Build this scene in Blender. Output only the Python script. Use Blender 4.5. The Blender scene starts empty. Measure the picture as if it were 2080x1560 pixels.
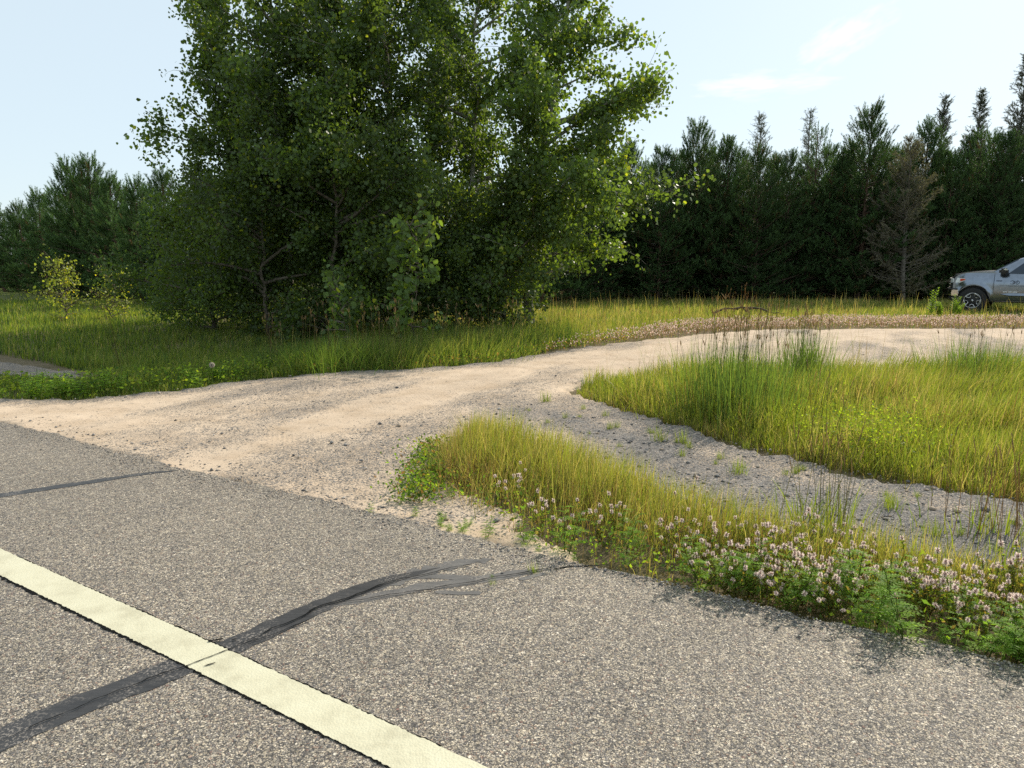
import bpy, bmesh, math, random
import numpy as np
from mathutils import Vector, Matrix

random.seed(5)
rng = np.random.default_rng(11)
U = rng.uniform
S = bpy.context.scene
COL = S.collection
PI = math.pi

# ------------------------------------------------------------------ basics
def tag(o, label=None, cat=None, group=None, kind=None):
    if label: o['label'] = label
    if cat: o['category'] = cat
    if group: o['group'] = group
    if kind: o['kind'] = kind
    return o

def empty(name, loc=(0, 0, 0), rz=0.0, scale=(1, 1, 1)):
    o = bpy.data.objects.new(name, None)
    o.empty_display_size = 0.2
    o.location = loc; o.rotation_euler = (0, 0, rz); o.scale = scale
    COL.objects.link(o)
    return o

def link(name, me, parent=None):
    o = bpy.data.objects.new(name, me)
    COL.objects.link(o)
    if parent: o.parent = parent
    return o

def copy_tree(o, parent=None):
    c = o.copy(); COL.objects.link(c)
    if parent: c.parent = parent
    for ch in list(o.children): copy_tree(ch, c)
    return c

class Acc:
    """collects vertices, faces and point colours, makes ONE mesh"""
    def __init__(self): self.V = []; self.C = []; self.F = {}; self.n = 0
    def add(self, V, F, C):
        V = np.asarray(V, float).reshape(-1, 3)
        C = np.asarray(C, float)
        if C.ndim == 1: C = np.tile(C, (len(V), 1))
        self.V.append(V); self.C.append(C[:, :3])
        for f in (F if isinstance(F, list) else [F]):
            f = np.asarray(f, int)
            if f.size: self.F.setdefault(f.shape[1], []).append(f + self.n)
        self.n += len(V)
    def mesh(self, name, mat, smooth=False):
        me = bpy.data.meshes.new(name)
        if not self.V: return me
        V = np.concatenate(self.V); C = np.concatenate(self.C)
        me.vertices.add(len(V)); me.vertices.foreach_set('co', V.astype(np.float32).ravel())
        idx = []; start = []; pos = 0
        for k, fl in self.F.items():
            f = np.concatenate(fl)
            idx.append(f.ravel()); start.append(pos + np.arange(len(f)) * k); pos += f.size
        idx = np.concatenate(idx).astype(np.int32); start = np.concatenate(start).astype(np.int32)
        me.loops.add(len(idx)); me.loops.foreach_set('vertex_index', idx)
        me.polygons.add(len(start)); me.polygons.foreach_set('loop_start', start)
        if smooth: me.polygons.foreach_set('use_smooth', np.ones(len(start), bool))
        me.update(calc_edges=True)
        a = me.color_attributes.new('Col', 'FLOAT_COLOR', 'POINT')
        a.data.foreach_set('color', np.c_[C, np.ones(len(C))].astype(np.float32).ravel())
        me.materials.append(mat)
        return me
    def build(self, name, mat, parent=None, smooth=False):
        return link(name, self.mesh(name, mat, smooth), parent)

def hash2(i, j, s):
    h = (i * 374761393 + j * 668265263 + s * 1442695041) & 0x7fffffff
    h = ((h ^ (h >> 13)) * 1274126177) & 0x7fffffff
    return ((h ^ (h >> 16)) & 0xffff) / 65535.0

def vn(x, y, s=0):
    x = np.asarray(x, float); y = np.asarray(y, float)
    i = np.floor(x).astype(np.int64); j = np.floor(y).astype(np.int64)
    u = x - i; v = y - j; u = u * u * (3 - 2 * u); v = v * v * (3 - 2 * v)
    return ((hash2(i, j, s) * (1 - u) + hash2(i + 1, j, s) * u) * (1 - v) +
            (hash2(i, j + 1, s) * (1 - u) + hash2(i + 1, j + 1, s) * u) * v)

def fbm(x, y, s=0, o=3):
    r = 0; a = 0.5; t = 0
    for k in range(o):
        r = r + a * vn(x * 2 ** k, y * 2 ** k, s + k * 17); t += a; a *= 0.5
    return r / t

def inside(P, poly):
    poly = np.asarray(poly, float); x, y = P[:, 0], P[:, 1]
    r = np.zeros(len(P), bool); n = len(poly)
    for k in range(n):
        (x0, y0), (x1, y1) = poly[k], poly[(k + 1) % n]
        c = ((y0 > y) != (y1 > y))
        r ^= c & (x < (x1 - x0) * (y - y0) / ((y1 - y0) if y1 != y0 else 1e-9) + x0)
    return r

def dist_line(P, line, closed=False):
    line = np.asarray(line, float); d = np.full(len(P), 1e9)
    n = len(line) - (0 if closed else 1)
    for k in range(n):
        a = line[k]; b = line[(k + 1) % len(line)]; ab = b - a
        t = np.clip(((P - a) @ ab) / (ab @ ab + 1e-12), 0, 1)
        d = np.minimum(d, np.hypot(*(P - a - t[:, None] * ab).T))
    return d

# ------------------------------------------------------------------ layout of the place (metres, camera stands at 0,0)
EDGE = [(-60, 40.8), (-30, 22.2), (-12, 11.1), (-4.97, 6.78), (-4.2, 6.32), (-3.12, 5.6), (-2.45, 5.16), (-1.91, 4.83), (-1.29, 4.5), (-0.91, 4.24),
        (-0.45, 3.95), (-0.16, 3.76), (0.15, 3.56), (0.4, 3.4), (0.63, 3.28), (0.88, 3.14), (1.14, 2.97), (1.4, 2.8), (1.7, 2.64), (1.95, 2.49), (4.5, 0.9), (30, -14.9)]
UPPER = [(-60, 42.2), (-30, 23.2), (-12, 12.2), (-8, 9.5), (-5.86, 8.05), (-5.33, 8.09), (-4.68, 8.35), (-3.97, 8.87), (-3.7, 9.4), (-2.97, 10.1), (-1.75, 10.49), (-0.31, 11.21),
         (0.52, 12.5), (1.52, 13.72), (2.64, 14.65), (4.72, 16.5), (6.65, 17.1), (12.65, 17.4), (26, 17.6), (60, 18)]
ALOW = [(0.76, 8.35), (1.1, 7.46), (1.66, 6.52), (2.1, 5.79), (2.48, 5.27), (2.83, 4.89), (3.36, 4.51), (4.4, 3.75), (6.5, 2.4), (20, -6)]
AUP = [(0.97, 9.2), (1.72, 9.47), (2.57, 9.68), (3.87, 9.91), (5.02, 10.15), (7.53, 10.39), (14, 10.6), (26, 10.5), (60, 10)]
BLEFT = [(0.42, 3.4), (0.11, 3.74), (-0.24, 4.22), (-0.5, 4.61), (-0.64, 4.95), (-0.62, 5.48), (-0.37, 6.45)]
BUP = [(-0.37, 6.5), (0.32, 5.72), (0.84, 4.87), (1.36, 4.07), (1.84, 3.76), (2.55, 3.36), (4.6, 2.05), (20, -7.5)]
POLY_A = ALOW[::-1] + AUP                         # island of lime grass
POLY_B = BLEFT + BUP[1:] + [(20, -8.7), (4.5, 0.9)] + EDGE[19:13:-1]
POLY_G = [(x, y - 0.12) for x, y in EDGE[:14]] + [(0.40, 3.36), (0.25, 3.72), (0.02, 4.2), (-0.25, 4.7), (-0.3, 5.2), (-0.15, 5.9)] + BUP[1:] + ALOW[::-1] + AUP + UPPER[::-1]
RD = np.array([0.851, -0.525]); RN = np.array([0.525, 0.851])   # along / across the road

def hgt(x, y):
    """height of the land"""
    x = np.asarray(x, float); y = np.asarray(y, float)
    far = np.clip((np.hypot(x, y) - 6) / 20, 0, 1)
    z = (fbm(x * 0.35, y * 0.35, 3) - 0.5) * 0.10 * far
    z = z - 0.10 * np.exp(-((x + 7.4) / 3.2) ** 2 - ((y - 12.6) / 2.0) ** 2)
    z = z + 0.10 * np.exp(-((x - 5.5) / 4.0) ** 2 - ((y - 8.0) / 1.5) ** 2)
    return z

# ------------------------------------------------------------------ materials
def new_mat(name):
    m = bpy.data.materials.new(name); m.use_nodes = True
    nt = m.node_tree; nt.nodes.clear()
    out = nt.nodes.new('ShaderNodeOutputMaterial')
    return m, nt, out

def N(nt, typ, **kw):
    n = nt.nodes.new(typ)
    for k, v in kw.items():
        if k.startswith('_'): setattr(n, k[1:], v)
        else: n.inputs[k.replace('__', ' ')].default_value = v
    return n

def ramp(nt, fac, stops, interp='LINEAR'):
    r = nt.nodes.new('ShaderNodeValToRGB'); r.color_ramp.interpolation = interp
    e = r.color_ramp.elements
    while len(e) < len(stops): e.new(0.5)
    for k, (p, c) in enumerate(stops):
        e[k].position = p; e[k].color = (c, c, c, 1) if not hasattr(c, '__len__') else (*c, 1)
    nt.links.new(fac, r.inputs[0])
    return r.outputs[0]

def mix(nt, fac, a, b, typ='MIX'):
    m = nt.nodes.new('ShaderNodeMix'); m.data_type = 'RGBA'; m.blend_type = typ
    for s, v in ((m.inputs[0], fac), (m.inputs[6], a), (m.inputs[7], b)):
        if hasattr(v, 'is_output'): nt.links.new(v, s)
        elif hasattr(v, '__len__'): s.default_value = (*v, 1)
        else: s.default_value = v
    return m.outputs[2]

def math_n(nt, op, a, b=0.0):
    m = nt.nodes.new('ShaderNodeMath'); m.operation = op
    for s, v in ((m.inputs[0], a), (m.inputs[1], b)):
        if hasattr(v, 'is_output'): nt.links.new(v, s)
        else: s.default_value = v
    return m.outputs[0]

def leaf_mat(name, trans=0.4, tmul=(1.9, 2.1, 0.8), rough=0.5, spec=0.3):
    m, nt, out = new_mat(name)
    at = N(nt, 'ShaderNodeVertexColor', _layer_name='Col')
    p = N(nt, 'ShaderNodeBsdfPrincipled', Roughness=rough); p.inputs['Specular IOR Level'].default_value = spec
    nt.links.new(at.outputs[0], p.inputs['Base Color'])
    t = N(nt, 'ShaderNodeBsdfTranslucent')
    nt.links.new(mix(nt, 1.0, at.outputs[0], tmul, 'MULTIPLY'), t.inputs[0])
    mx = N(nt, 'ShaderNodeMixShader'); mx.inputs[0].default_value = trans
    nt.links.new(p.outputs[0], mx.inputs[1]); nt.links.new(t.outputs[0], mx.inputs[2])
    nt.links.new(mx.outputs[0], out.inputs[0])
    return m

def vc_mat(name, rough=0.85, noise=0.0, scale=30.0, spec=0.3):
    m, nt, out = new_mat(name)
    at = N(nt, 'ShaderNodeVertexColor', _layer_name='Col')
    p = N(nt, 'ShaderNodeBsdfPrincipled', Roughness=rough); p.inputs['Specular IOR Level'].default_value = spec
    c = at.outputs[0]
    if noise:
        tc = N(nt, 'ShaderNodeTexCoord'); nz = N(nt, 'ShaderNodeTexNoise', Scale=scale, Detail=4.0)
        nt.links.new(tc.outputs['Object'], nz.inputs['Vector'])
        c = mix(nt, noise, c, ramp(nt, nz.outputs[0], [(0.3, 0.25), (0.7, 1.7)]), 'MULTIPLY')
        b = N(nt, 'ShaderNodeBump', Strength=0.5, Distance=0.02)
        nt.links.new(nz.outputs[0], b.inputs['Height']); nt.links.new(b.outputs[0], p.inputs['Normal'])
    nt.links.new(c, p.inputs['Base Color']); nt.links.new(p.outputs[0], out.inputs[0])
    return m

def plain(name, col, rough=0.5, metal=0.0, coat=0.0, spec=0.5, noise=0.0):
    m, nt, out = new_mat(name)
    p = N(nt, 'ShaderNodeBsdfPrincipled', Roughness=rough, Metallic=metal)
    p.inputs['Base Color'].default_value = (*col, 1)
    p.inputs['Coat Weight'].default_value = coat
    p.inputs['Specular IOR Level'].default_value = spec
    tc = N(nt, 'ShaderNodeTexCoord'); nz = N(nt, 'ShaderNodeTexNoise', Scale=9.0, Detail=5.0)
    nt.links.new(tc.outputs['Object'], nz.inputs['Vector'])
    v = 0.1 + noise
    nt.links.new(mix(nt, 1.0, col, ramp(nt, nz.outputs[0], [(0.3, 1 - v), (0.7, 1 + v)]), 'MULTIPLY'), p.inputs['Base Color'])
    nt.links.new(p.outputs[0], out.inputs[0])
    return m

def stones_layer(nt, vec, scale, cols, binder, edge=(0.28, 0.5)):
    """crushed stones set in a binder: colour and height"""
    v = N(nt, 'ShaderNodeTexVoronoi', Scale=scale, Randomness=1.0); nt.links.new(vec, v.inputs['Vector'])
    sep = N(nt, 'ShaderNodeSeparateColor'); nt.links.new(v.outputs['Color'], sep.inputs[0])
    c = ramp(nt, sep.outputs[0], cols, 'CONSTANT')
    c = mix(nt, 1.0, c, ramp(nt, sep.outputs[1], [(0, 0.7), (1, 1.3)]), 'MULTIPLY')
    d = ramp(nt, v.outputs['Distance'], [(edge[0], 0.0), (edge[1], 1.0)])
    return mix(nt, d, c, binder), d, sep

def asphalt_mat():
    m, nt, out = new_mat('asphalt')
    tc = N(nt, 'ShaderNodeTexCoord'); vec = tc.outputs['Object']
    nz0 = N(nt, 'ShaderNodeTexNoise', Scale=60.0, Detail=2.0); nt.links.new(vec, nz0.inputs['Vector'])
    wv = N(nt, 'ShaderNodeVectorMath', _operation='MULTIPLY_ADD'); nt.links.new(nz0.outputs[1], wv.inputs[0])
    wv.inputs[1].default_value = (0.008, 0.008, 0.008); nt.links.new(vec, wv.inputs[2])
    big = [(0.0, (0.07, 0.068, 0.066)), (0.14, (0.26, 0.235, 0.20)), (0.34, (0.175, 0.162, 0.148)), (0.52, (0.33, 0.29, 0.225)), (0.66, (0.12, 0.115, 0.115)),
           (0.76, (0.42, 0.375, 0.30)), (0.89, (0.25, 0.19, 0.15)), (0.93, (0.50, 0.46, 0.39)), (0.98, (0.14, 0.09, 0.075))]
    a, da, sa = stones_layer(nt, wv.outputs[0], 88.0, big, (0.062, 0.057, 0.053), (0.45, 0.75))
    b, db, sb = stones_layer(nt, wv.outputs[0], 190.0, big, (0.075, 0.069, 0.064), (0.5, 0.8))
    big_on = ramp(nt, sa.outputs[2], [(0.36, 0.0), (0.40, 1.0)])           # only some cells hold a large stone
    inside_big = math_n(nt, 'MULTIPLY', big_on, math_n(nt, 'SUBTRACT', 1.0, da))
    c = mix(nt, inside_big, b, a)
    n1 = N(nt, 'ShaderNodeTexNoise', Scale=0.9, Detail=7.0, Roughness=0.62); nt.links.new(vec, n1.inputs['Vector'])
    c = mix(nt, 1.0, c, ramp(nt, n1.outputs[0], [(0.28, (0.95, 0.94, 0.92)), (0.5, (1.13, 1.11, 1.08)), (0.72, (1.30, 1.27, 1.22))]), 'MULTIPLY')
    n2 = N(nt, 'ShaderNodeTexNoise', Scale=14.0, Detail=5.0, Roughness=0.7); nt.links.new(vec, n2.inputs['Vector'])
    c = mix(nt, 1.0, c, ramp(nt, n2.outputs[0], [(0.3, 0.82), (0.7, 1.16)]), 'MULTIPLY')
    p = N(nt, 'ShaderNodeBsdfPrincipled', Roughness=0.75); p.inputs['Specular IOR Level'].default_value = 0.35
    nt.links.new(c, p.inputs['Base Color'])
    hgt_ = math_n(nt, 'ADD', math_n(nt, 'MULTIPLY', inside_big, 1.4), math_n(nt, 'SUBTRACT', 1.0, db))
    hgt_ = math_n(nt, 'ADD', hgt_, math_n(nt, 'MULTIPLY', sb.outputs[1], 0.9))
    bp = N(nt, 'ShaderNodeBump', Strength=0.9, Distance=0.0035); nt.links.new(hgt_, bp.inputs['Height'])
    nt.links.new(bp.outputs[0], p.inputs['Normal']); nt.links.new(p.outputs[0], out.inputs[0])
    return m

def gravel_mat():
    """sand with crushed stone; Col.r = share of grey stone, Col.g = tyre tread, Col.b = ruts"""
    m, nt, out = new_mat('sandy_gravel')
    tc = N(nt, 'ShaderNodeTexCoord'); vec = tc.outputs['Object']
    at = N(nt, 'ShaderNodeVertexColor', _layer_name='Col'); sp = N(nt, 'ShaderNodeSeparateColor'); nt.links.new(at.outputs[0], sp.inputs[0])
    n1 = N(nt, 'ShaderNodeTexNoise', Scale=2.2, Detail=7.0, Roughness=0.65); nt.links.new(vec, n1.inputs['Vector'])
    sand = ramp(nt, n1.outputs[0], [(0.28, (0.46, 0.345, 0.235)), (0.5, (0.57, 0.445, 0.325)), (0.72, (0.63, 0.50, 0.37))])
    n3 = N(nt, 'ShaderNodeTexNoise', Scale=240.0, Detail=3.0); nt.links.new(vec, n3.inputs['Vector'])
    sand = mix(nt, 1.0, sand, ramp(nt, n3.outputs[0], [(0.3, 0.72), (0.7, 1.2)]), 'MULTIPLY')
    cols = [(0.0, (0.10, 0.098, 0.10)), (0.20, (0.25, 0.225, 0.20)), (0.40, (0.165, 0.16, 0.16)), (0.58, (0.33, 0.295, 0.255)), (0.74, (0.21, 0.203, 0.2)), (0.90, (0.40, 0.365, 0.325)), (0.96, (0.06, 0.058, 0.058))]
    a, da, sa = stones_layer(nt, vec, 62.0, cols, (0.13, 0.118, 0.105), (0.35, 0.7))
    b, db, sb = stones_layer(nt, vec, 135.0, cols, (0.155, 0.14, 0.125), (0.4, 0.75))
    n2 = N(nt, 'ShaderNodeTexNoise', Scale=9.0, Detail=6.0, Roughness=0.7); nt.links.new(vec, n2.inputs['Vector'])
    grey = math_n(nt, 'ADD', sp.outputs[0], math_n(nt, 'MULTIPLY', math_n(nt, 'SUBTRACT', n2.outputs[0], 0.5), 0.9))
    onb = ramp(nt, math_n(nt, 'SUBTRACT', grey, math_n(nt, 'MULTIPLY', sb.outputs[2], 0.95)), [(0.0, 0.0), (0.06, 1.0)])
    ona = ramp(nt, math_n(nt, 'SUBTRACT', grey, math_n(nt, 'MULTIPLY', sa.outputs[2], 1.6)), [(0.0, 0.0), (0.06, 1.0)])
    fb = math_n(nt, 'MULTIPLY', onb, math_n(nt, 'SUBTRACT', 1.0, math_n(nt, 'MULTIPLY', db, math_n(nt, 'SUBTRACT', 1.0, grey))))
    fa = math_n(nt, 'MULTIPLY', ona, math_n(nt, 'SUBTRACT', 1.0, da))
    c = mix(nt, fb, sand, b); c = mix(nt, fa, c, a)
    n4 = N(nt, 'ShaderNodeTexNoise', Scale=0.9, Detail=5.0); nt.links.new(vec, n4.inputs['Vector'])
    c = mix(nt, 1.0, c, ramp(nt, n4.outputs[0], [(0.3, 0.88), (0.7, 1.08)]), 'MULTIPLY')
    p = N(nt, 'ShaderNodeBsdfPrincipled', Roughness=0.95); p.inputs['Specular IOR Level'].default_value = 0.15
    nt.links.new(c, p.inputs['Base Color'])
    hh = math_n(nt, 'ADD', math_n(nt, 'MULTIPLY', fa, 1.5), math_n(nt, 'MULTIPLY', fb, 0.7))
    hh = math_n(nt, 'ADD', hh, math_n(nt, 'MULTIPLY', n3.outputs[0], 0.5))
    hh = math_n(nt, 'ADD', hh, math_n(nt, 'MULTIPLY', n2.outputs[0], 2.0))
    rot = N(nt, 'ShaderNodeMapping'); nt.links.new(vec, rot.inputs[0]); rot.inputs['Rotation'].default_value = (0, 0, math.radians(-18))
    w = N(nt, 'ShaderNodeTexWave', Scale=7.5, Distortion=1.5, Detail=1.0); w.inputs['Detail Scale'].default_value = 2.0
    nt.links.new(rot.outputs[0], w.inputs['Vector'])
    hh = math_n(nt, 'ADD', hh, math_n(nt, 'MULTIPLY', math_n(nt, 'MULTIPLY', w.outputs[1], sp.outputs[1]), 0.4))
    bp = N(nt, 'ShaderNodeBump', Strength=0.85, Distance=0.006); nt.links.new(hh, bp.inputs['Height'])
    nt.links.new(bp.outputs[0], p.inputs['Normal']); nt.links.new(p.outputs[0], out.inputs[0])
    return m

def soil_mat():
    m, nt, out = new_mat('soil')
    tc = N(nt, 'ShaderNodeTexCoord'); vec = tc.outputs['Object']
    n1 = N(nt, 'ShaderNodeTexNoise', Scale=1.1, Detail=8.0, Roughness=0.7); nt.links.new(vec, n1.inputs['Vector'])
    n2 = N(nt, 'ShaderNodeTexNoise', Scale=45.0, Detail=5.0, Roughness=0.7); nt.links.new(vec, n2.inputs['Vector'])
    c = ramp(nt, n1.outputs[0], [(0.3, (0.12, 0.10, 0.05)), (0.5, (0.17, 0.135, 0.08)), (0.7, (0.23, 0.175, 0.115))])
    ln = N(nt, 'ShaderNodeVectorMath', _operation='LENGTH'); nt.links.new(vec, ln.inputs[0])
    mr = N(nt, 'ShaderNodeMapRange'); nt.links.new(ln.outputs['Value'], mr.inputs[0]); mr.inputs[1].default_value = 22; mr.inputs[2].default_value = 50
    c = mix(nt, mr.outputs[0], c, ramp(nt, n1.outputs[0], [(0.3, (0.07, 0.10, 0.03)), (0.7, (0.15, 0.165, 0.055))]))
    c = mix(nt, 1.0, c, ramp(nt, n2.outputs[0], [(0.3, 0.5), (0.7, 1.5)]), 'MULTIPLY')
    p = N(nt, 'ShaderNodeBsdfPrincipled', Roughness=0.95); p.inputs['Specular IOR Level'].default_value = 0.1
    nt.links.new(c, p.inputs['Base Color'])
    bp = N(nt, 'ShaderNodeBump', Strength=0.8, Distance=0.02); nt.links.new(n2.outputs[0], bp.inputs['Height'])
    nt.links.new(bp.outputs[0], p.inputs['Normal']); nt.links.new(p.outputs[0], out.inputs[0])
    return m

def paint_mat():
    m, nt, out = new_mat('road_paint')
    tc = N(nt, 'ShaderNodeTexCoord'); vec = tc.outputs['Object']
    n1 = N(nt, 'ShaderNodeTexNoise', Scale=7.0, Detail=7.0, Roughness=0.7); nt.links.new(vec, n1.inputs['Vector'])
    c = ramp(nt, n1.outputs[0], [(0.3, (0.47, 0.435, 0.30)), (0.5, (0.585, 0.55, 0.39)), (0.75, (0.635, 0.605, 0.44))])
    v = N(nt, 'ShaderNodeTexVoronoi', Scale=120.0); nt.links.new(vec, v.inputs['Vector'])
    mp = N(nt, 'ShaderNodeMapping'); nt.links.new(vec, mp.inputs[0]); mp.inputs['Rotation'].default_value = (0, 0, math.radians(31.7)); mp.inputs['Scale'].default_value = (2.0, 30.0, 1)
    n2 = N(nt, 'ShaderNodeTexNoise', Scale=2.2, Detail=5.0, Roughness=0.7); nt.links.new(mp.outputs[0], n2.inputs['Vector'])
    c = mix(nt, ramp(nt, n2.outputs[0], [(0.66, 0.0), (0.80, 0.6)]), c, (0.50, 0.36, 0.20))
    n3 = N(nt, 'ShaderNodeTexNoise', Scale=55.0, Detail=4.0, Roughness=0.8); nt.links.new(vec, n3.inputs['Vector'])
    c = mix(nt, ramp(nt, n3.outputs[0], [(0.66, 0.0), (0.72, 0.55)]), c, (0.36, 0.33, 0.27))
    p = N(nt, 'ShaderNodeBsdfPrincipled', Roughness=0.6)
    nt.links.new(c, p.inputs['Base Color'])
    hh = math_n(nt, 'ADD', math_n(nt, 'MULTIPLY', v.outputs['Distance'], -0.8), n3.outputs[0])
    bp = N(nt, 'ShaderNodeBump', Strength=0.35, Distance=0.004); nt.links.new(hh, bp.inputs['Height'])
    nt.links.new(bp.outputs[0], p.inputs['Normal']); nt.links.new(p.outputs[0], out.inputs[0])
    return m

def tar_mat(name, dark, light):
    m, nt, out = new_mat(name)
    tc = N(nt, 'ShaderNodeTexCoord'); vec = tc.outputs['Object']
    n1 = N(nt, 'ShaderNodeTexNoise', Scale=9.0, Detail=8.0, Roughness=0.7); nt.links.new(vec, n1.inputs['Vector'])
    mp = N(nt, 'ShaderNodeMapping'); nt.links.new(vec, mp.inputs[0]); mp.inputs['Rotation'].default_value = (0, 0, math.radians(-48)); mp.inputs['Scale'].default_value = (3.0, 40.0, 1)
    n2 = N(nt, 'ShaderNodeTexNoise', Scale=2.0, Detail=5.0, Roughness=0.6); nt.links.new(mp.outputs[0], n2.inputs['Vector'])
    c = ramp(nt, math_n(nt, 'MULTIPLY', math_n(nt, 'ADD', n1.outputs[0], n2.outputs[0]), 0.5), [(0.35, dark), (0.65, light)])
    n3 = N(nt, 'ShaderNodeTexNoise', Scale=90.0, Detail=3.0, Roughness=0.7); nt.links.new(vec, n3.inputs['Vector'])
    n4 = N(nt, 'ShaderNodeTexNoise', Scale=5.0, Detail=3.0); nt.links.new(vec, n4.inputs['Vector'])
    f = math_n(nt, 'MULTIPLY', ramp(nt, n3.outputs[0], [(0.52, 0.0), (0.58, 1.0)]), ramp(nt, n4.outputs[0], [(0.46, 0.0), (0.60, 0.85)]))
    c = mix(nt, f, c, (0.24, 0.21, 0.18))
    p = N(nt, 'ShaderNodeBsdfPrincipled', Roughness=0.55)
    nt.links.new(c, p.inputs['Base Color'])
    bp = N(nt, 'ShaderNodeBump', Strength=0.4, Distance=0.004); nt.links.new(n1.outputs[0], bp.inputs['Height'])
    nt.links.new(bp.outputs[0], p.inputs['Normal']); nt.links.new(p.outputs[0], out.inputs[0])
    return m

M_ASPH = asphalt_mat(); M_GRAV = gravel_mat(); M_SOIL = soil_mat(); M_PAINT = paint_mat()
M_TAR = tar_mat('sealant', (0.015, 0.0145, 0.0155), (0.050, 0.047, 0.046)); M_TAR_OLD = tar_mat('old_sealant', (0.07, 0.066, 0.063), (0.15, 0.14, 0.13)); M_CRACK = plain('crack', (0.006, 0.006, 0.006), 0.9, spec=0.1)
M_STONE = vc_mat('stone', 0.9, 0.35, 120.0)
M_GRASS = leaf_mat('grass_blades', 0.5, (1.9, 1.9, 0.8), 0.5, 0.25)
M_LEAF = leaf_mat('broad_leaf', 0.38, (3.0, 2.9, 0.7), 0.48, 0.26)
M_NEEDLE = leaf_mat('needles', 0.28, (1.8, 1.9, 0.8), 0.55, 0.15)
M_WEED = leaf_mat('weed_leaf', 0.55, (2.2, 2.3, 0.6), 0.6, 0.12)
M_FUZZ = leaf_mat('clover_fuzz', 0.5, (1.15, 1.1, 1.05), 0.8, 0.1)
M_BARK = vc_mat('bark', 0.9, 0.6, 14.0, 0.15)

# ------------------------------------------------------------------ sky, sun, camera
SUN_AZ = math.radians(39)        # to the right of straight ahead
SUN_EL = math.radians(34.5)
w = bpy.data.worlds.new('World'); S.world = w; w.use_nodes = True
nt = w.node_tree; nt.nodes.clear()
wo = nt.nodes.new('ShaderNodeOutputWorld'); bg = nt.nodes.new('ShaderNodeBackground')
sky = nt.nodes.new('ShaderNodeTexSky'); sky.sky_type = 'NISHITA'; sky.sun_disc = False
sky.sun_elevation = SUN_EL; sky.sun_rotation = SUN_AZ; sky.altitude = 300; sky.air_density = 1.0; sky.dust_density = 0.8; sky.ozone_density = 1.2
tc = nt.nodes.new('ShaderNodeTexCoord')
def cloud(direction, tight, stretch, seed, amount):
    d = Vector(direction).normalized()
    dp = nt.nodes.new('ShaderNodeVectorMath'); dp.operation = 'DISTANCE'
    mp0 = nt.nodes.new('ShaderNodeMapping'); mp0.vector_type = 'POINT'
    mp0.inputs['Location'].default_value = tuple(-d); nt.links.new(tc.outputs['Generated'], mp0.inputs[0])
    mp = nt.nodes.new('ShaderNodeMapping'); mp.inputs['Rotation'].default_value = (0, stretch[2], math.atan2(d.x, d.y)); 
    nt.links.new(mp0.outputs[0], mp.inputs[0])
    sc = nt.nodes.new('ShaderNodeVectorMath'); sc.operation = 'MULTIPLY'; sc.inputs[1].default_value = (stretch[0], 1, stretch[1])
    nt.links.new(mp.outputs[0], sc.inputs[0])
    ln = nt.nodes.new('ShaderNodeVectorMath'); ln.operation = 'LENGTH'; nt.links.new(sc.outputs[0], ln.inputs[0])
    fall = ramp(nt, ln.outputs['Value'], [(0.0, 1.0), (tight, 0.0)])
    ad = nt.nodes.new('ShaderNodeVectorMath'); ad.operation = 'ADD'; ad.inputs[1].default_value = (seed, seed * 2, seed); nt.links.new(sc.outputs[0], ad.inputs[0])
    nz = nt.nodes.new('ShaderNodeTexNoise'); nz.inputs['Scale'].default_value = 26.0; nz.inputs['Detail'].default_value = 7.0; nz.inputs['Roughness'].default_value = 0.55
    nt.links.new(ad.outputs[0], nz.inputs['Vector'])
    return math_n(nt, 'MULTIPLY', ramp(nt, math_n(nt, 'MULTIPLY', nz.outputs[0], fall), [(0.25, 0.0), (0.5, 1.0)]), amount)
def pix_dir(u, v):
    x = (u - 1040) / 1450; y = (780 - v) / 1450; c, s = math.cos(TH), math.sin(TH)
    return (x, c + y * s, -s + y * c)
TH = math.atan(240 / 1450)
c1 = cloud(pix_dir(1715, 75), 0.12, (1.0, 2.4, 0.5), 3.1, 0.85)
c2 = cloud(pix_dir(1540, 172), 0.13, (0.75, 4.0, 0.0), 7.7, 0.75)
cl = math_n(nt, 'MAXIMUM', c1, c2)
veil = mix(nt, 0.80, sky.outputs[0], (4.55, 5.3, 5.65))
col = mix(nt, cl, veil, (6.7, 6.5, 6.3))
nt.links.new(col, bg.inputs[0]); bg.inputs[1].default_value = 0.12
nt.links.new(bg.outputs[0], wo.inputs[0])

sd = bpy.data.lights.new('sun', 'SUN'); sd.energy = 3.7; sd.angle = math.radians(0.53); sd.color = (1.0, 0.90, 0.76)
so = bpy.data.objects.new('sun', sd); COL.objects.link(so)
sv = Vector((math.sin(SUN_AZ) * math.cos(SUN_EL), math.cos(SUN_AZ) * math.cos(SUN_EL), math.sin(SUN_EL)))
so.rotation_euler = (-sv).to_track_quat('-Z', 'Y').to_euler(); so.location = (20, 20, 30)

cd = bpy.data.cameras.new('camera'); cam = bpy.data.objects.new('camera', cd); COL.objects.link(cam)
cd.sensor_width = 36; cd.lens = 1450 / 2080 * 36; cd.clip_end = 5000; cd.clip_start = 0.05
cam.location = (0, 0, 1.5); cam.rotation_euler = (PI / 2 - TH, 0, 0)
S.camera = cam
S.view_settings.view_transform = 'Standard'; S.view_settings.look = 'None'; S.view_settings.gamma = 1
S.view_settings.exposure = 0.52
S.cycles.max_bounces = 6; S.cycles.diffuse_bounces = 3; S.cycles.glossy_bounces = 2; S.cycles.transmission_bounces = 4
S.cycles.use_denoising = False; S.cycles.sample_clamp_indirect = 6.0

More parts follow.
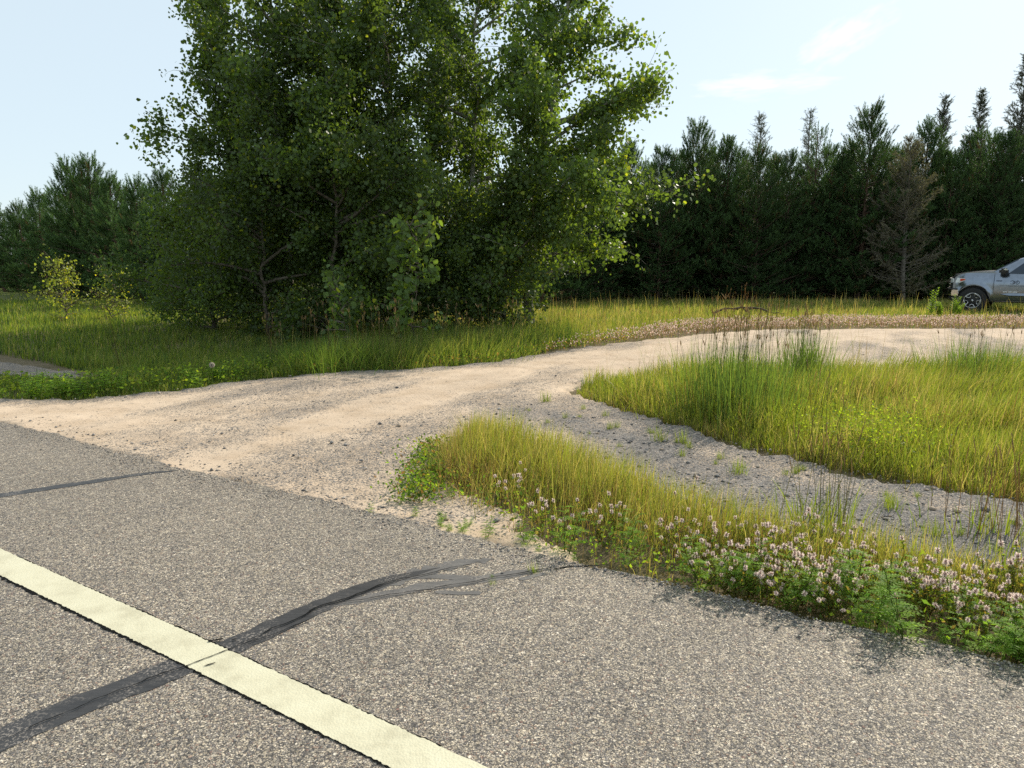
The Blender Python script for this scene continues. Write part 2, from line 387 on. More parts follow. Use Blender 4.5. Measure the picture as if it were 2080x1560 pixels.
# ------------------------------------------------------------------ ground, drive, road
def ground():
    a = np.sinh(np.linspace(-6.2, 6.2, 241)) / math.sinh(6.2) * 900
    near = np.arange(-26, 26.01, 0.26)
    xs = np.unique(np.r_[a[np.abs(a) > 26], near]); ys = np.unique(np.r_[a[np.abs(a - 12) > 28] , np.arange(-14, 40.01, 0.26)])
    X, Y = np.meshgrid(xs, ys); Z = hgt(X, Y) - 0.058 + (fbm(X * 2.1, Y * 2.1, 9) - 0.5) * 0.02
    onroad = ((np.c_[X.ravel(), Y.ravel()] - np.array([0.4, 3.4])) @ RN).reshape(X.shape)
    Z = Z - 0.12 * np.clip((-onroad - 0.15) / 0.3, 0, 1)
    n, m = X.shape; i = np.arange(n * m).reshape(n, m)
    F = np.c_[i[:-1, :-1].ravel(), i[:-1, 1:].ravel(), i[1:, 1:].ravel(), i[1:, :-1].ravel()]
    A = Acc(); A.add(np.c_[X.ravel(), Y.ravel(), Z.ravel()], F, (0.1, 0.1, 0.1))
    tag(A.build('ground', M_SOIL, smooth=True), kind='structure')
ground()

def gz(x, y):                                      # top of the gravel
    x = np.asarray(x, float); y = np.asarray(y, float)
    lon = x * 0.45 + y * 0.9; lat = x * 0.9 - y * 0.45
    return hgt(x, y) + (fbm(lon * 0.4, lat * 2.8, 21) - 0.5) * 0.046 + (fbm(x * 4, y * 4, 33) - 0.5) * 0.010 - 0.012

def grey_share(x, y):
    P = np.c_[np.ravel(x), np.ravel(y)]
    dl = dist_line(P, UPPER[4:14]); da = dist_line(P, ALOW[:9])
    db = dist_line(P, BUP[:7])
    lon = P[:, 0] * 0.45 + P[:, 1] * 0.9; lat = P[:, 0] * 0.9 - P[:, 1] * 0.45
    g = 0.09 + (fbm(lon * 0.45, lat * 1.5, 41) - 0.5) * 1.5
    g = np.maximum(g, 0.9 * np.clip(1 - dl / 0.55, 0, 1))
    two = np.clip((P[:, 0] + P[:, 1] * 0.35 - 2.0 + (fbm(P[:, 0] * 1.5, P[:, 1] * 1.5, 6) - 0.5) * 1.2) / 0.9, 0, 1) * np.clip((8.6 - P[:, 1]) / 1.6, 0, 1)
    rut = 0.35 * np.exp(-((np.minimum(da, 3) - 0.42) / 0.22) ** 2)
    g = g * (1 - two) + two * np.clip(0.98 + (fbm(lon * 0.8, lat * 2, 5) - 0.5) * 0.6 - rut, 0, 1)
    return np.clip(g, 0.04, 1)

def gravel():
    A = Acc()
    for (x0, x1, y0, y1, st) in ((-9, 8.5, 1.5, 13.2, 0.055), (-9, 27, 13.2, 19, 0.09), (8.5, 27, 1.5, 13.2, 0.14), (-40, -9, 8, 32, 0.14)):
        xs = np.arange(x0, x1 + st / 2, (x1 - x0) / round((x1 - x0) / st)); ys = np.arange(y0, y1 + st / 2, (y1 - y0) / round((y1 - y0) / st))
        X, Y = np.meshgrid(xs, ys); n, m = X.shape
        cx = (X[:-1, :-1] + X[1:, 1:]).ravel() / 2; cy = (Y[:-1, :-1] + Y[1:, 1:]).ravel() / 2
        jit = 0.22
        P = np.c_[cx + (fbm(cx * 3, cy * 3, 51) - 0.5) * jit * 2 + rng.normal(0, 0.03, len(cx)), cy + (fbm(cx * 3, cy * 3, 61) - 0.5) * jit * 2 + rng.normal(0, 0.03, len(cx))]
        # keep the side under the asphalt unjittered
        keep = inside(P, POLY_G)
        i = np.arange(n * m).reshape(n, m)
        F = np.c_[i[:-1, :-1].ravel(), i[:-1, 1:].ravel(), i[1:, 1:].ravel(), i[1:, :-1].ravel()][keep]
        used = np.unique(F); mp = -np.ones(n * m, int); mp[used] = np.arange(len(used))
        x = X.ravel()[used]; y = Y.ravel()[used]
        g = grey_share(x, y)
        P = np.c_[x, y]
        tr = np.exp(-(dist_line(P, [(-1.5, 5.6), (-0.9, 4.9), (-0.55, 4.4)]) / 0.16) ** 2) + np.exp(-(dist_line(P, [(-2.9, 6.6), (-1.9, 6.2), (-1.35, 5.2), (-1.15, 4.75)]) / 0.14) ** 2)
        tr = np.clip(tr + 0.7 * np.exp(-(dist_line(P, [(-3.6, 7.2), (-1.6, 7.6), (0.3, 9.5), (2.5, 12.5)]) / 0.2) ** 2), 0, 1)
        z = gz(x, y) - 0.014 * np.clip(tr, 0, 1)
        cnt = np.bincount(mp[F].ravel(), minlength=len(x)); inn = (x > x0 + 0.01) & (x < x1 - 0.01) & (y > y0 + 0.01) & (y < y1 - 0.01)
        z = np.where((cnt < 4) & inn, z - 0.06, z)
        A.add(np.c_[x, y, z], mp[F], np.c_[g, tr, 0 * g])
    tag(A.build('gravel_drive', M_GRAV, smooth=True), kind='structure')
gravel()

def left_path():
    poly = [(-14, 15.6), (-12, 14.3), (-8.6, 11.95), (-7.5, 11.2), (-6.3, 10.3), (-6.0, 9.95), (-7.2, 10.15), (-8.6, 11.1), (-12, 13.5), (-14, 14.6)]
    xs = np.arange(-14, -5.9, 0.1); ys = np.arange(9.6, 15.7, 0.1); X, Y = np.meshgrid(xs, ys); n, m = X.shape
    cx = (X[:-1, :-1] + 0.05).ravel(); cy = (Y[:-1, :-1] + 0.05).ravel()
    keep = inside(np.c_[cx + rng.normal(0, 0.05, len(cx)), cy + rng.normal(0, 0.05, len(cx))], poly)
    i = np.arange(n * m).reshape(n, m); F = np.c_[i[:-1, :-1].ravel(), i[:-1, 1:].ravel(), i[1:, 1:].ravel(), i[1:, :-1].ravel()][keep]
    used = np.unique(F); mp = -np.ones(n * m, int); mp[used] = np.arange(len(used)); x = X.ravel()[used]; y = Y.ravel()[used]
    cnt = np.bincount(mp[F].ravel(), minlength=len(x))
    A = Acc(); A.add(np.c_[x, y, gz(x, y) - np.where(cnt < 4, 0.04, 0)], mp[F], (0.7, 0, 0)); tag(A.build('gravel_path', M_GRAV, smooth=True), kind='structure')
left_path()

def resample(line, step):
    line = np.asarray(line, float); seg = np.hypot(*np.diff(line, axis=0).T); t = np.r_[0, np.cumsum(seg)]
    q = np.arange(0, t[-1], step); q = np.r_[q, t[-1]]
    return np.c_[np.interp(q, t, line[:, 0]), np.interp(q, t, line[:, 1])]

ROADZ = 0.008
def road():
    near = resample(EDGE[2:21], 0.025)
    q = near @ RD
    near = near + RN * ((fbm(q * 2.2, q * 0 + 0.5, 71) - 0.5) * 0.10 + (fbm(q * 14, q * 0 + 0.3, 72, 4) - 0.5) * 0.085 + rng.normal(0, 0.005, len(q)))[:, None]
    e = np.r_[np.array(EDGE[:2]), near, np.array(EDGE[21:])]
    n = len(e); A = Acc()
    # rows: under edge, lip, top edge, far side of the carriageway
    rows = [np.c_[e, np.full(n, -0.12)], np.c_[e - RN * 0.002, np.full(n, ROADZ - 0.012)], np.c_[e - RN * 0.012, np.full(n, ROADZ)], np.c_[e - RN * 9.0, np.full(n, ROADZ)]]
    V = np.concatenate(rows); F = []
    for r in range(3):
        k = np.arange(n - 1) + r * n; F.append(np.c_[k, k + n, k + n + 1, k + 1])
    A.add(V, np.concatenate(F), (0.1, 0.1, 0.1))
    tag(A.build('road', M_ASPH), kind='structure')
road()

def strip(acc, line, w0, w1, z, step=0.012, rough=0.004, seed=1, taper=True, freq=22.0):
    """a ragged flat band along a line; w0/w1 = half widths at both sides"""
    p = resample(line, step); d = np.gradient(p, axis=0); d /= np.hypot(*d.T)[:, None] + 1e-9
    nrm = np.c_[-d[:, 1], d[:, 0]]; q = np.arange(len(p)) * step
    f = np.linspace(0, 1, len(p))
    wa = np.interp(f, np.linspace(0, 1, len(w0)), w0) + (fbm(q * freq, q * 0 + seed, seed, 3) - 0.5) * 2 * rough
    wb = np.interp(f, np.linspace(0, 1, len(w1)), w1) + (fbm(q * freq, q * 0 + seed + 9.5, seed + 40, 3) - 0.5) * 2 * rough
    if taper:
        e = np.clip(np.minimum(f, 1 - f) * 14, 0, 1); wa = wa * e; wb = wb * e
    L = np.c_[p + nrm * wa[:, None], np.full(len(p), z)]; R = np.c_[p - nrm * wb[:, None], np.full(len(p), z)]
    k = np.arange(len(p) - 1); n = len(p)
    acc.add(np.r_[L, R], np.c_[k + n, k + n + 1, k + 1, k], (0.1, 0.1, 0.1))

# the painted edge line
LC = [(-30, 20.72), (-2.61, 3.445), (-1.18, 2.545), (-0.26, 1.955), (8, -3.25)]
A = Acc(); strip(A, LC[1:4], [0.078], [0.078], ROADZ + 0.0045, 0.005, 0.0055, 3, False, 75)
strip(A, LC[0:2], [0.078], [0.078], ROADZ + 0.0045, 0.03, 0.005, 4, False, 20); strip(A, LC[3:5], [0.078], [0.078], ROADZ + 0.0045, 0.03, 0.005, 5, False, 20)
tag(A.build('edge_line_marking', M_PAINT), kind='structure')
# dark ragged rim of old tar on the near side of the line
A = Acc()
off = -RN * 0.088
strip(A, [tuple(np.array(p) + off) for p in LC[:4]], [0.015], [-0.004, 0.003, -0.008, 0.004, -0.006, 0.002, -0.003, 0.005, -0.006], ROADZ + 0.003, 0.005, 0.016, 13, False, 48)
strip(A, [tuple(np.array(p) + RN * 0.082) for p in LC[1:4]], [0.000, 0.004, 0.0], [0.01], ROADZ + 0.003, 0.010, 0.006, 17, False, 26)
tag(A.build('tar_line_marking', M_CRACK), kind='structure')
# sealed cracks across the shoulder
A = Acc()
strip(A, [(-2.75, 1.0), (-1.66, 2.03), (-1.47, 2.26), (-1.25, 2.48), (-1.1, 2.63), (-0.96, 2.82), (-0.78, 3.05), (-0.58, 3.23), (-0.36, 3.38)],
      [0.10, 0.105, 0.10, 0.085, 0.07, 0.075, 0.07, 0.06, 0.045], [0.10, 0.105, 0.095, 0.085, 0.07, 0.07, 0.06, 0.045, 0.02], ROADZ + 0.002, 0.010, 0.014, 23, True, 12)
strip(A, [(-3.9, 4.22), (-3.38, 4.5), (-3.04, 4.75), (-2.72, 4.98), (-2.46, 5.10)], [0.05, 0.055, 0.045, 0.03], [0.055, 0.045, 0.045, 0.012], ROADZ + 0.002, 0.010, 0.014, 31, True, 12)
tag(A.build('crack_sealant', M_TAR), kind='structure')
A = Acc()
strip(A, [(-0.72, 3.08), (-0.5, 3.28), (-0.3, 3.41), (-0.1, 3.49)], [0.05, 0.06, 0.06, 0.02], [0.04, 0.04, 0.04, 0.02], ROADZ + 0.0012, 0.008, 0.045, 25, True, 24)
strip(A, [(-0.80, 2.96), (-0.62, 3.06), (-0.42, 3.15), (-0.2, 3.22), (0.02, 3.31), (0.18, 3.36)], [0.02, 0.045, 0.05, 0.04, 0.02], [0.02, 0.03, 0.04, 0.035, 0.012], ROADZ + 0.0012, 0.012, 0.018, 27, True, 9)
strip(A, [(-0.5, 3.27), (-0.35, 3.27), (-0.17, 3.25)], [0.03], [0.022], ROADZ + 0.0014, 0.012, 0.012, 29, True, 9)
strip(A, [(-0.36, 3.11), (-0.24, 3.09), (-0.14, 3.10)], [0.02], [0.02], ROADZ + 0.0016, 0.012, 0.012, 39, True, 9)
strip(A, [(0.03, 3.24), (0.16, 3.31)], [0.012], [0.018], ROADZ + 0.0016, 0.012, 0.01, 35, True, 9)
tag(A.build('crack_sealant', M_TAR_OLD), kind='structure')
A = Acc()
def wig(line, amp, seed, step=0.02):
    p = resample(line, step); q = np.arange(len(p)) * step
    d = np.gradient(p, axis=0); d /= np.hypot(*d.T)[:, None] + 1e-9
    return p + np.c_[-d[:, 1], d[:, 0]] * ((fbm(q * 9, q * 0 + seed, seed, 4) - 0.5) * 2 * amp)[:, None]
strip(A, wig([(-1.66, 2.02), (-1.46, 2.26), (-1.25, 2.46), (-1.12, 2.60), (-0.98, 2.78), (-0.80, 3.0), (-0.58, 3.2), (-0.3, 3.36), (-0.1, 3.46)], 0.02, 3), [0.003, 0.002, 0.004, 0.003, 0.007, 0.006, 0.004, 0.002], [0.002], ROADZ + 0.008, 0.008, 0.003, 33, True, 30)
strip(A, wig([(-0.82, 2.98), (-0.6, 3.05), (-0.38, 3.13), (-0.2, 3.2), (0.05, 3.30), (0.22, 3.37)], 0.018, 5), [0.003, 0.004], [0.002, 0.003], ROADZ + 0.008, 0.008, 0.003, 43, True, 30)
strip(A, wig([(-1.08, 2.62), (-0.95, 2.74), (-0.86, 2.84)], 0.01, 8), [0.002], [0.002], ROADZ + 0.008, 0.008, 0.002, 47, True, 30)
strip(A, wig([(0.2, 3.36), (0.45, 3.40)], 0.02, 9), [0.005], [0.005], ROADZ + 0.004, 0.008, 0.004, 48, True, 30)
strip(A, [(-1.22, 2.655), (-1.165, 2.675)], [0.006], [0.006], ROADZ + 0.008, 0.004, 0.004, 51, True, 60)
strip(A, [(-1.13, 2.665), (-1.11, 2.675)], [0.003], [0.003], ROADZ + 0.008, 0.004, 0.003, 52, True, 60)
strip(A, [(-1.16, 2.475), (-1.125, 2.50)], [0.002], [0.003], ROADZ + 0.008, 0.004, 0.003, 53, True, 60)
tag(A.build('road_crack', M_CRACK), kind='structure')

# loose stones on the drive and along the asphalt edge: one mass nobody could count
def rock_verts(n, size, seed):
    """n small angular stones -> verts (n,8,3) in unit frame"""
    r = np.random.default_rng(seed)
    base = np.array([[1, 0, 0], [0.3, 0.9, 0], [-0.8, 0.6, 0], [-0.8, -0.6, 0], [0.3, -0.9, 0], [0.25, 0.1, 0.75], [-0.3, -0.2, 0.7], [0, 0, -0.6]])
    V = base[None] * (0.75 + 0.5 * r.random((n, 8, 3))); a = r.uniform(0, 2 * PI, n); c, s = np.cos(a), np.sin(a)
    V = V * (np.asarray(size)[:, None, None] * np.array([1, 1, 0.75]) * (0.7 + 0.6 * r.random((n, 1, 3))))
    x = V[:, :, 0] * c[:, None] - V[:, :, 1] * s[:, None]; y = V[:, :, 0] * s[:, None] + V[:, :, 1] * c[:, None]
    return np.stack([x, y, V[:, :, 2]], 2)
RF = np.array([[0, 1, 5], [1, 2, 5], [2, 6, 5], [2, 3, 6], [3, 4, 6], [4, 5, 6], [4, 0, 5], [1, 0, 7], [2, 1, 7], [3, 2, 7], [4, 3, 7], [0, 4, 7]])
def loose_stones():
    n = 90000; P = np.c_[U(-7, 9, n), U(2.2, 17.5, n)]
    d = np.hypot(*P.T); g = grey_share(P[:, 0], P[:, 1])
    k = inside(P, POLY_G) & (rng.random(n) < np.clip(g * 1.25 - 0.16, 0.025, 1) * np.clip(5.0 / d, 0, 1) ** 1.4)
    e = dist_line(P, EDGE[3:14]); k |= inside(P, POLY_G) & (e < 0.35) & (rng.random(n) < 0.5)
    # a few strays thrown on the asphalt
    P = P[k]
    ne = len(P); m = 5200; t = U(-5.2, 2.4, m); base = np.c_[t, np.interp(t, np.array(EDGE)[:, 0], np.array(EDGE)[:, 1])]; off = np.abs(rng.normal(0, 0.12, m)) * (0.3 + 1.3 * vn(t * 2.5, t * 0, 77)) * np.where(t > 0.3, 0.5, 1)
    P = np.r_[P, base - RN * off[:, None]]; n = len(P)
    size = np.exp(rng.normal(math.log(0.0060), 0.52, n)).clip(0.0028, 0.032)
    size[ne:] = np.minimum(size[ne:] * 0.55, 0.008); Vv = rock_verts(n, size, 5); z = np.where(np.arange(n) < ne, gz(P[:, 0], P[:, 1]), ROADZ)
    Vv = Vv + np.c_[P, z + size * 0.25][:, None, :]
    pal = np.array([[.17, .16, .155], [.33, .285, .24], [.24, .225, .21], [.42, .36, .29], [.30, .27, .25], [.12, .115, .115], [.38, .30, .225], [.5, .45, .4]])
    c = pal[rng.integers(0, len(pal), n)] * U(0.8, 1.2, (n, 1))
    A = Acc(); A.add(Vv.reshape(-1, 3), (RF[None] + (np.arange(n) * 8)[:, None, None]).reshape(-1, 3), np.repeat(c, 8, 0))
    tag(A.build('loose_gravel', M_STONE), 'loose grey and tan pebbles strewn over the sandy drive', 'gravel', kind='stuff')
loose_stones()

# ------------------------------------------------------------------ grass
def blades(acc, P, H, W, lean, c0, c1, segs=3, z=None, bend=1.7):
    n = len(P)
    if n == 0: return
    H = np.broadcast_to(H, n); W = np.broadcast_to(W, n)
    if z is None: z = hgt(P[:, 0], P[:, 1]) - 0.055
    az = U(0, 2 * PI, n); wd = np.c_[np.cos(az), np.sin(az), 0 * az]
    l = np.hypot(*lean.T); V = np.zeros((n, 2 * segs + 1, 3)); C = np.zeros((n, 2 * segs + 1, 3))
    c0 = np.broadcast_to(c0, (n, 3)); c1 = np.broadcast_to(c1, (n, 3))
    for k in range(segs + 1):
        t = k / segs
        p = np.c_[P + lean * (H * t ** bend)[:, None], z + H * (t - 0.28 * np.clip(l, 0, 1.2) * t * t)]
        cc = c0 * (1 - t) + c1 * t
        if k == segs: V[:, 2 * k] = p; C[:, 2 * k] = cc
        else:
            wk = (W * 0.5 * (1 - t) ** 0.55)[:, None] * wd
            V[:, 2 * k] = p - wk; V[:, 2 * k + 1] = p + wk; C[:, 2 * k] = cc; C[:, 2 * k + 1] = cc
    b = (np.arange(n) * (2 * segs + 1))[:, None]
    Q = [b + np.array([[2 * k, 2 * k + 1, 2 * k + 3, 2 * k + 2]]) for k in range(segs - 1)]
    T = b + np.array([[2 * segs - 2, 2 * segs - 1, 2 * segs]])
    acc.add(V.reshape(-1, 3), ([np.concatenate(Q)] if Q else []) + [T], C.reshape(-1, 3))

def lean_rand(n, amt, bias=(0, 0)):
    a = U(0, 2 * PI, n); r = np.abs(rng.normal(0, amt, n))
    return np.c_[np.cos(a) * r + bias[0], np.sin(a) * r + bias[1]]

def pick(n, cols, wts):
    cols = np.asarray(cols); w_ = np.asarray(wts, float); w_ /= w_.sum()
    return cols[rng.choice(len(cols), n, p=w_)] * U(0.78, 1.22, (n, 1))

LIME = (0.205, 0.255, 0.036); GREEN = (0.120, 0.180, 0.042); DEEP = (0.058, 0.105, 0.034); STRAW = (0.42, 0.35, 0.17); OLIVE = (0.215, 0.23, 0.068); BROWN = (0.20, 0.13, 0.07); RUST = (0.20, 0.115, 0.07); GOLD = (0.265, 0.255, 0.055)

def scatter(poly, n, box, fall=None):
    P = np.c_[U(box[0], box[1], n), U(box[2], box[3], n)]
    k = inside(P, poly)
    if fall is not None:
        d = np.hypot(*P.T); k &= rng.random(n) < np.clip((fall / d) ** 1.5, 0, 1)
    return P[k]

def island_grass():
    A = Acc()
    P = scatter(POLY_A, 330000, (0.3, 13, 2.2, 11), 5.5)
    e = dist_line(P, ALOW); tip = np.hypot(P[:, 0] - 0.9, P[:, 1] - 8.7)
    o_ = (e < 0.3) & (rng.random(len(P)) < 0.10); P[o_] += rng.normal(0, 0.13, (o_.sum(), 2))
    clump = fbm(P[:, 0] * 2.2, P[:, 1] * 2.2, 81); ptch = fbm(P[:, 0] * 0.8, P[:, 1] * 0.8, 85)
    k = rng.random(len(P)) < np.clip(0.35 + clump * 1.3 + np.clip(0.3 - e, 0, 0.3), 0.1, 1)
    P, e, tip, clump, ptch = P[k], e[k], tip[k], clump[k], ptch[k]; n = len(P)
    H = (0.14 + 0.34 * clump + 0.10 * ptch) * np.clip(0.45 + e * 1.3, 0, 1) * np.clip(0.5 + tip * 0.35, 0, 1) * U(0.55, 1.15, n)
    d = np.hypot(*P.T); W = np.clip(0.0009 * d, 0.0035, 0.008) * U(0.7, 1.4, n)
    right = np.clip((P[:, 0] - 3.0) / 2.5, 0, 1)
    lean = lean_rand(n, 0.38) + np.c_[0.34 * right, -0.02 * right]
    c1 = pick(n, [LIME, GREEN, OLIVE, STRAW, GOLD], [4.4, 1.6, 2.2, 0.7, 1.0])
    dry = (rng.random(n) < np.clip((fbm(P[:, 0] * 1.1, P[:, 1] * 1.6, 95) - 0.55) * 2.2, 0, 0.6))
    c1[dry] = pick(dry.sum(), [STRAW, BROWN, OLIVE], [2, 1.2, 1.5])
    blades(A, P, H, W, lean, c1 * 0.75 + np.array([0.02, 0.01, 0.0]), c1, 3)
    Q = scatter(POLY_A, 2600, (1.2, 12, 2.6, 10.5)); Q = Q[rng.random(len(Q)) < 0.35 + fbm(Q[:, 0], Q[:, 1], 99) * 0.6]
    blades(A, Q, U(0.45, 0.85, len(Q)), np.clip(np.hypot(*Q.T) * 0.00045, 0.002, 0.005), lean_rand(len(Q), 0.14, (0.05, 0)), pick(len(Q), [GREEN, OLIVE], [1, 1]) * 0.7, pick(len(Q), [BROWN, OLIVE, RUST], [2, 1, 1]), 4)
    # dry thatch near the bare edge
    k = (e < 0.35) & (rng.random(n) < 0.35); Q = P[k]
    blades(A, Q, U(0.05, 0.18, len(Q)), 0.0045, lean_rand(len(Q), 0.9), pick(len(Q), [BROWN, RUST, STRAW], [2, 1, 1]), pick(len(Q), [BROWN, STRAW], [1, 1]), 2)
    tag(A.build('island_grass', M_GRASS), 'lime green tall grass filling the island between the drive and the gravel track', 'grass', kind='stuff')
island_grass()

def strip_grass():
    A = Acc()
    P = scatter(POLY_B, 420000, (-0.8, 5.5, 0.6, 6.7))
    eu = dist_line(P, BUP); er = dist_line(P, EDGE[10:21]); el = dist_line(P, BLEFT)
    fr = eu / (eu + er + 1e-6)
    o_ = (np.minimum(eu, el) < 0.2) & (rng.random(len(P)) < 0.12); P[o_] += rng.normal(0, 0.10, (o_.sum(), 2))
    cl = fbm(P[:, 0] * 3, P[:, 1] * 3, 101)
    dens = np.clip(1.25 - fr * 1.45, 0.12, 1) * (0.4 + 1.1 * cl) * np.clip(0.25 + np.minimum(eu, el) * 5, 0, 1) * np.where(P[:, 1] < 3.4, np.clip(1.1 - (3.4 - P[:, 1]) * 0.7, 0.25, 1), 1)
    k = rng.random(len(P)) < dens * 0.42
    P, eu, er, el, fr, cl = P[k], eu[k], er[k], el[k], fr[k], cl[k]; n = len(P)
    big = np.clip((P[:, 1] - 2.0) / 1.8, 0.55, 1)
    H = (0.13 + 0.22 * cl + 0.12 * (1 - fr)) * big * np.clip(0.5 + np.minimum(eu, el) * 2.0, 0, 1) * U(0.55, 1.25, n)
    c1 = pick(n, [GOLD, OLIVE, LIME, STRAW, BROWN, GREEN], [2.2, 3.0, 2.2, 1.7, 0.7, 0.9])
    red = (fr > 0.45) & (rng.random(n) < 0.4); c1[red] = pick(red.sum(), [RUST, BROWN, STRAW, GREEN], [1, 2, 1, 1.2])
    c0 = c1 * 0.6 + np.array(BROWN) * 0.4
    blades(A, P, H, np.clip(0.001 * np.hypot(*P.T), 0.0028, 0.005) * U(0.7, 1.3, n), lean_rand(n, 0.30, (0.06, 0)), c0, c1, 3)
    # a thin fringe of dry stalks at the tip by the drive
    m = 2600; Q = np.c_[rng.normal(-0.36, 0.17, m), rng.normal(5.5, 0.42, m)]; Q = Q[inside(Q, POLY_B)]
    blades(A, Q, U(0.08, 0.34, len(Q)), 0.0035, lean_rand(len(Q), 0.5, (-0.15, -0.1)), pick(len(Q), [BROWN, RUST], [2, 1]), pick(len(Q), [STRAW, BROWN], [3, 1]), 3)
    tag(A.build('verge_grass', M_GRASS), 'golden green dry grass on the verge strip between asphalt and gravel track', 'grass', kind='stuff')
strip_grass()

def meadow():
    A = Acc()
    n = 1150000
    ang = U(-0.80, 0.82, n); d = np.exp(U(math.log(7.2), math.log(62), n))
    P = np.c_[np.sin(ang) * d, np.cos(ang) * d]
    up = np.array(UPPER); yb = np.interp(P[:, 0], up[:, 0], up[:, 1])
    k = (P[:, 1] > yb)
    # wood floor stays sparse
    wood = (P[:, 1] > 31.5) | ((P[:, 1] > 16.5) & (P[:, 0] > -9.5) & (P[:, 0] < 0.3))
    k &= ~wood | (rng.random(n) < np.where(P[:, 1] < 24, 0.45, 0.16))
    trail = (dist_line(P, [(-12, 13.9), (-8.6, 11.6), (-7.5, 10.9), (-6.6, 10.35), (-5.9, 9.9)]) < np.interp(P[:, 0], [-12, -8, -5.9], [0.8, 0.75, 0.25]))
    k &= ~trail
    strip_w = np.interp(P[:, 0], [0.5, 2.5, 5, 8, 27], [0.15, 0.8, 1.8, 2.3, 2.3])
    k &= ~((P[:, 0] > 0.5) & (P[:, 1] - yb < strip_w * 1.25)) | (rng.random(n) < 0.10)
    P = P[k]; d = d[k]; n = len(P); e = P[:, 1] - np.interp(P[:, 0], up[:, 0], up[:, 1])
    e = np.minimum(e, dist_line(P, UPPER))
    cl = fbm(P[:, 0] * 0.9, P[:, 1] * 0.9, 111); c2 = fbm(P[:, 0] * 3.1, P[:, 1] * 3.1, 113)
    keep = rng.random(n) < np.clip(0.15 + cl * 0.7 + c2 * 0.3, 0.1, 1) * np.where(d < 14, 0.85, 0.55)
    P, d, e, cl, c2 = P[keep], d[keep], e[keep], cl[keep], c2[keep]; n = len(P)
    left = P[:, 0] < -3.4
    bank = (~left) & (P[:, 0] < 1.4) & (P[:, 1] < 16)
    H = np.where(left, 0.10 + 0.18 * c2, np.where(bank, 0.20 + 0.36 * c2, 0.10 + 0.20 * c2 * (0.5 + cl)))
    H = H * np.clip(0.35 + e * 1.1, 0, 1) * U(0.5, 1.3, n) * np.where((P[:, 0] < -5.6) & (e < 2.0), 0.45, 1)
    c1 = pick(n, [OLIVE, LIME, GREEN, STRAW, GOLD], [3.0, 1.0, 2.6, 1.6, 0.6])
    gl = left | bank; c1[gl] = pick(gl.sum(), [GREEN, DEEP, LIME, OLIVE, STRAW], [3, 2, 2.0, 1.2, 0.4])
    dr = rng.random(n) < np.clip((fbm(P[:, 0] * 0.5, P[:, 1] * 0.9, 117) - 0.5) * 2.5, 0, 0.55)
    c1[dr & ~gl] = pick((dr & ~gl).sum(), [STRAW, OLIVE, BROWN], [2, 1.4, 0.8])
    W = np.clip(0.0008 * d, 0.004, 0.026) * U(0.7, 1.3, n)
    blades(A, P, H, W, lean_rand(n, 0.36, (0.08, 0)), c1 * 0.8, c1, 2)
    # thin seed stalks
    m = 2600; ang = U(-0.78, 0.8, m); dd = np.exp(U(math.log(11), math.log(33), m)); Q = np.c_[np.sin(ang) * dd, np.cos(ang) * dd]
    Q = Q[(Q[:, 1] > np.interp(Q[:, 0], up[:, 0], up[:, 1]) + 0.8) & (Q[:, 0] > -4)]
    blades(A, Q, U(0.45, 0.8, len(Q)), np.hypot(*Q.T) * 0.0006, lean_rand(len(Q), 0.18), pick(len(Q), [OLIVE, BROWN], [1, 1]), pick(len(Q), [STRAW, RUST], [2, 1]), 3)
    tag(A.build('meadow_grass', M_GRASS), 'yellow green meadow grass between the drive and the wood', 'grass', kind='stuff')
meadow()

def leaf_bits(acc, P, size, cols, up=0.4):
    """little leaves (folded quads) at points"""
    n = len(P)
    if n == 0: return
    size = np.broadcast_to(size, n)
    a = U(0, 2 * PI, n); el = rng.normal(up, 0.45, n)
    D = np.c_[np.cos(a) * np.cos(el), np.sin(a) * np.cos(el), np.sin(el)]
    R = rng.normal(0, 1, (n, 3)); Sx = np.cross(D, R); Sx /= np.linalg.norm(Sx, axis=1)[:, None] + 1e-9
    s = size[:, None]
    V = np.stack([P, P + D * s * 0.5 + Sx * s * 0.27, P + D * s, P + D * s * 0.5 - Sx * s * 0.27], 1)
    acc.add(V.reshape(-1, 3), (np.arange(n) * 4)[:, None] + np.array([[0, 1, 2, 3]]), np.repeat(np.broadcast_to(cols, (n, 3)), 4, 0))

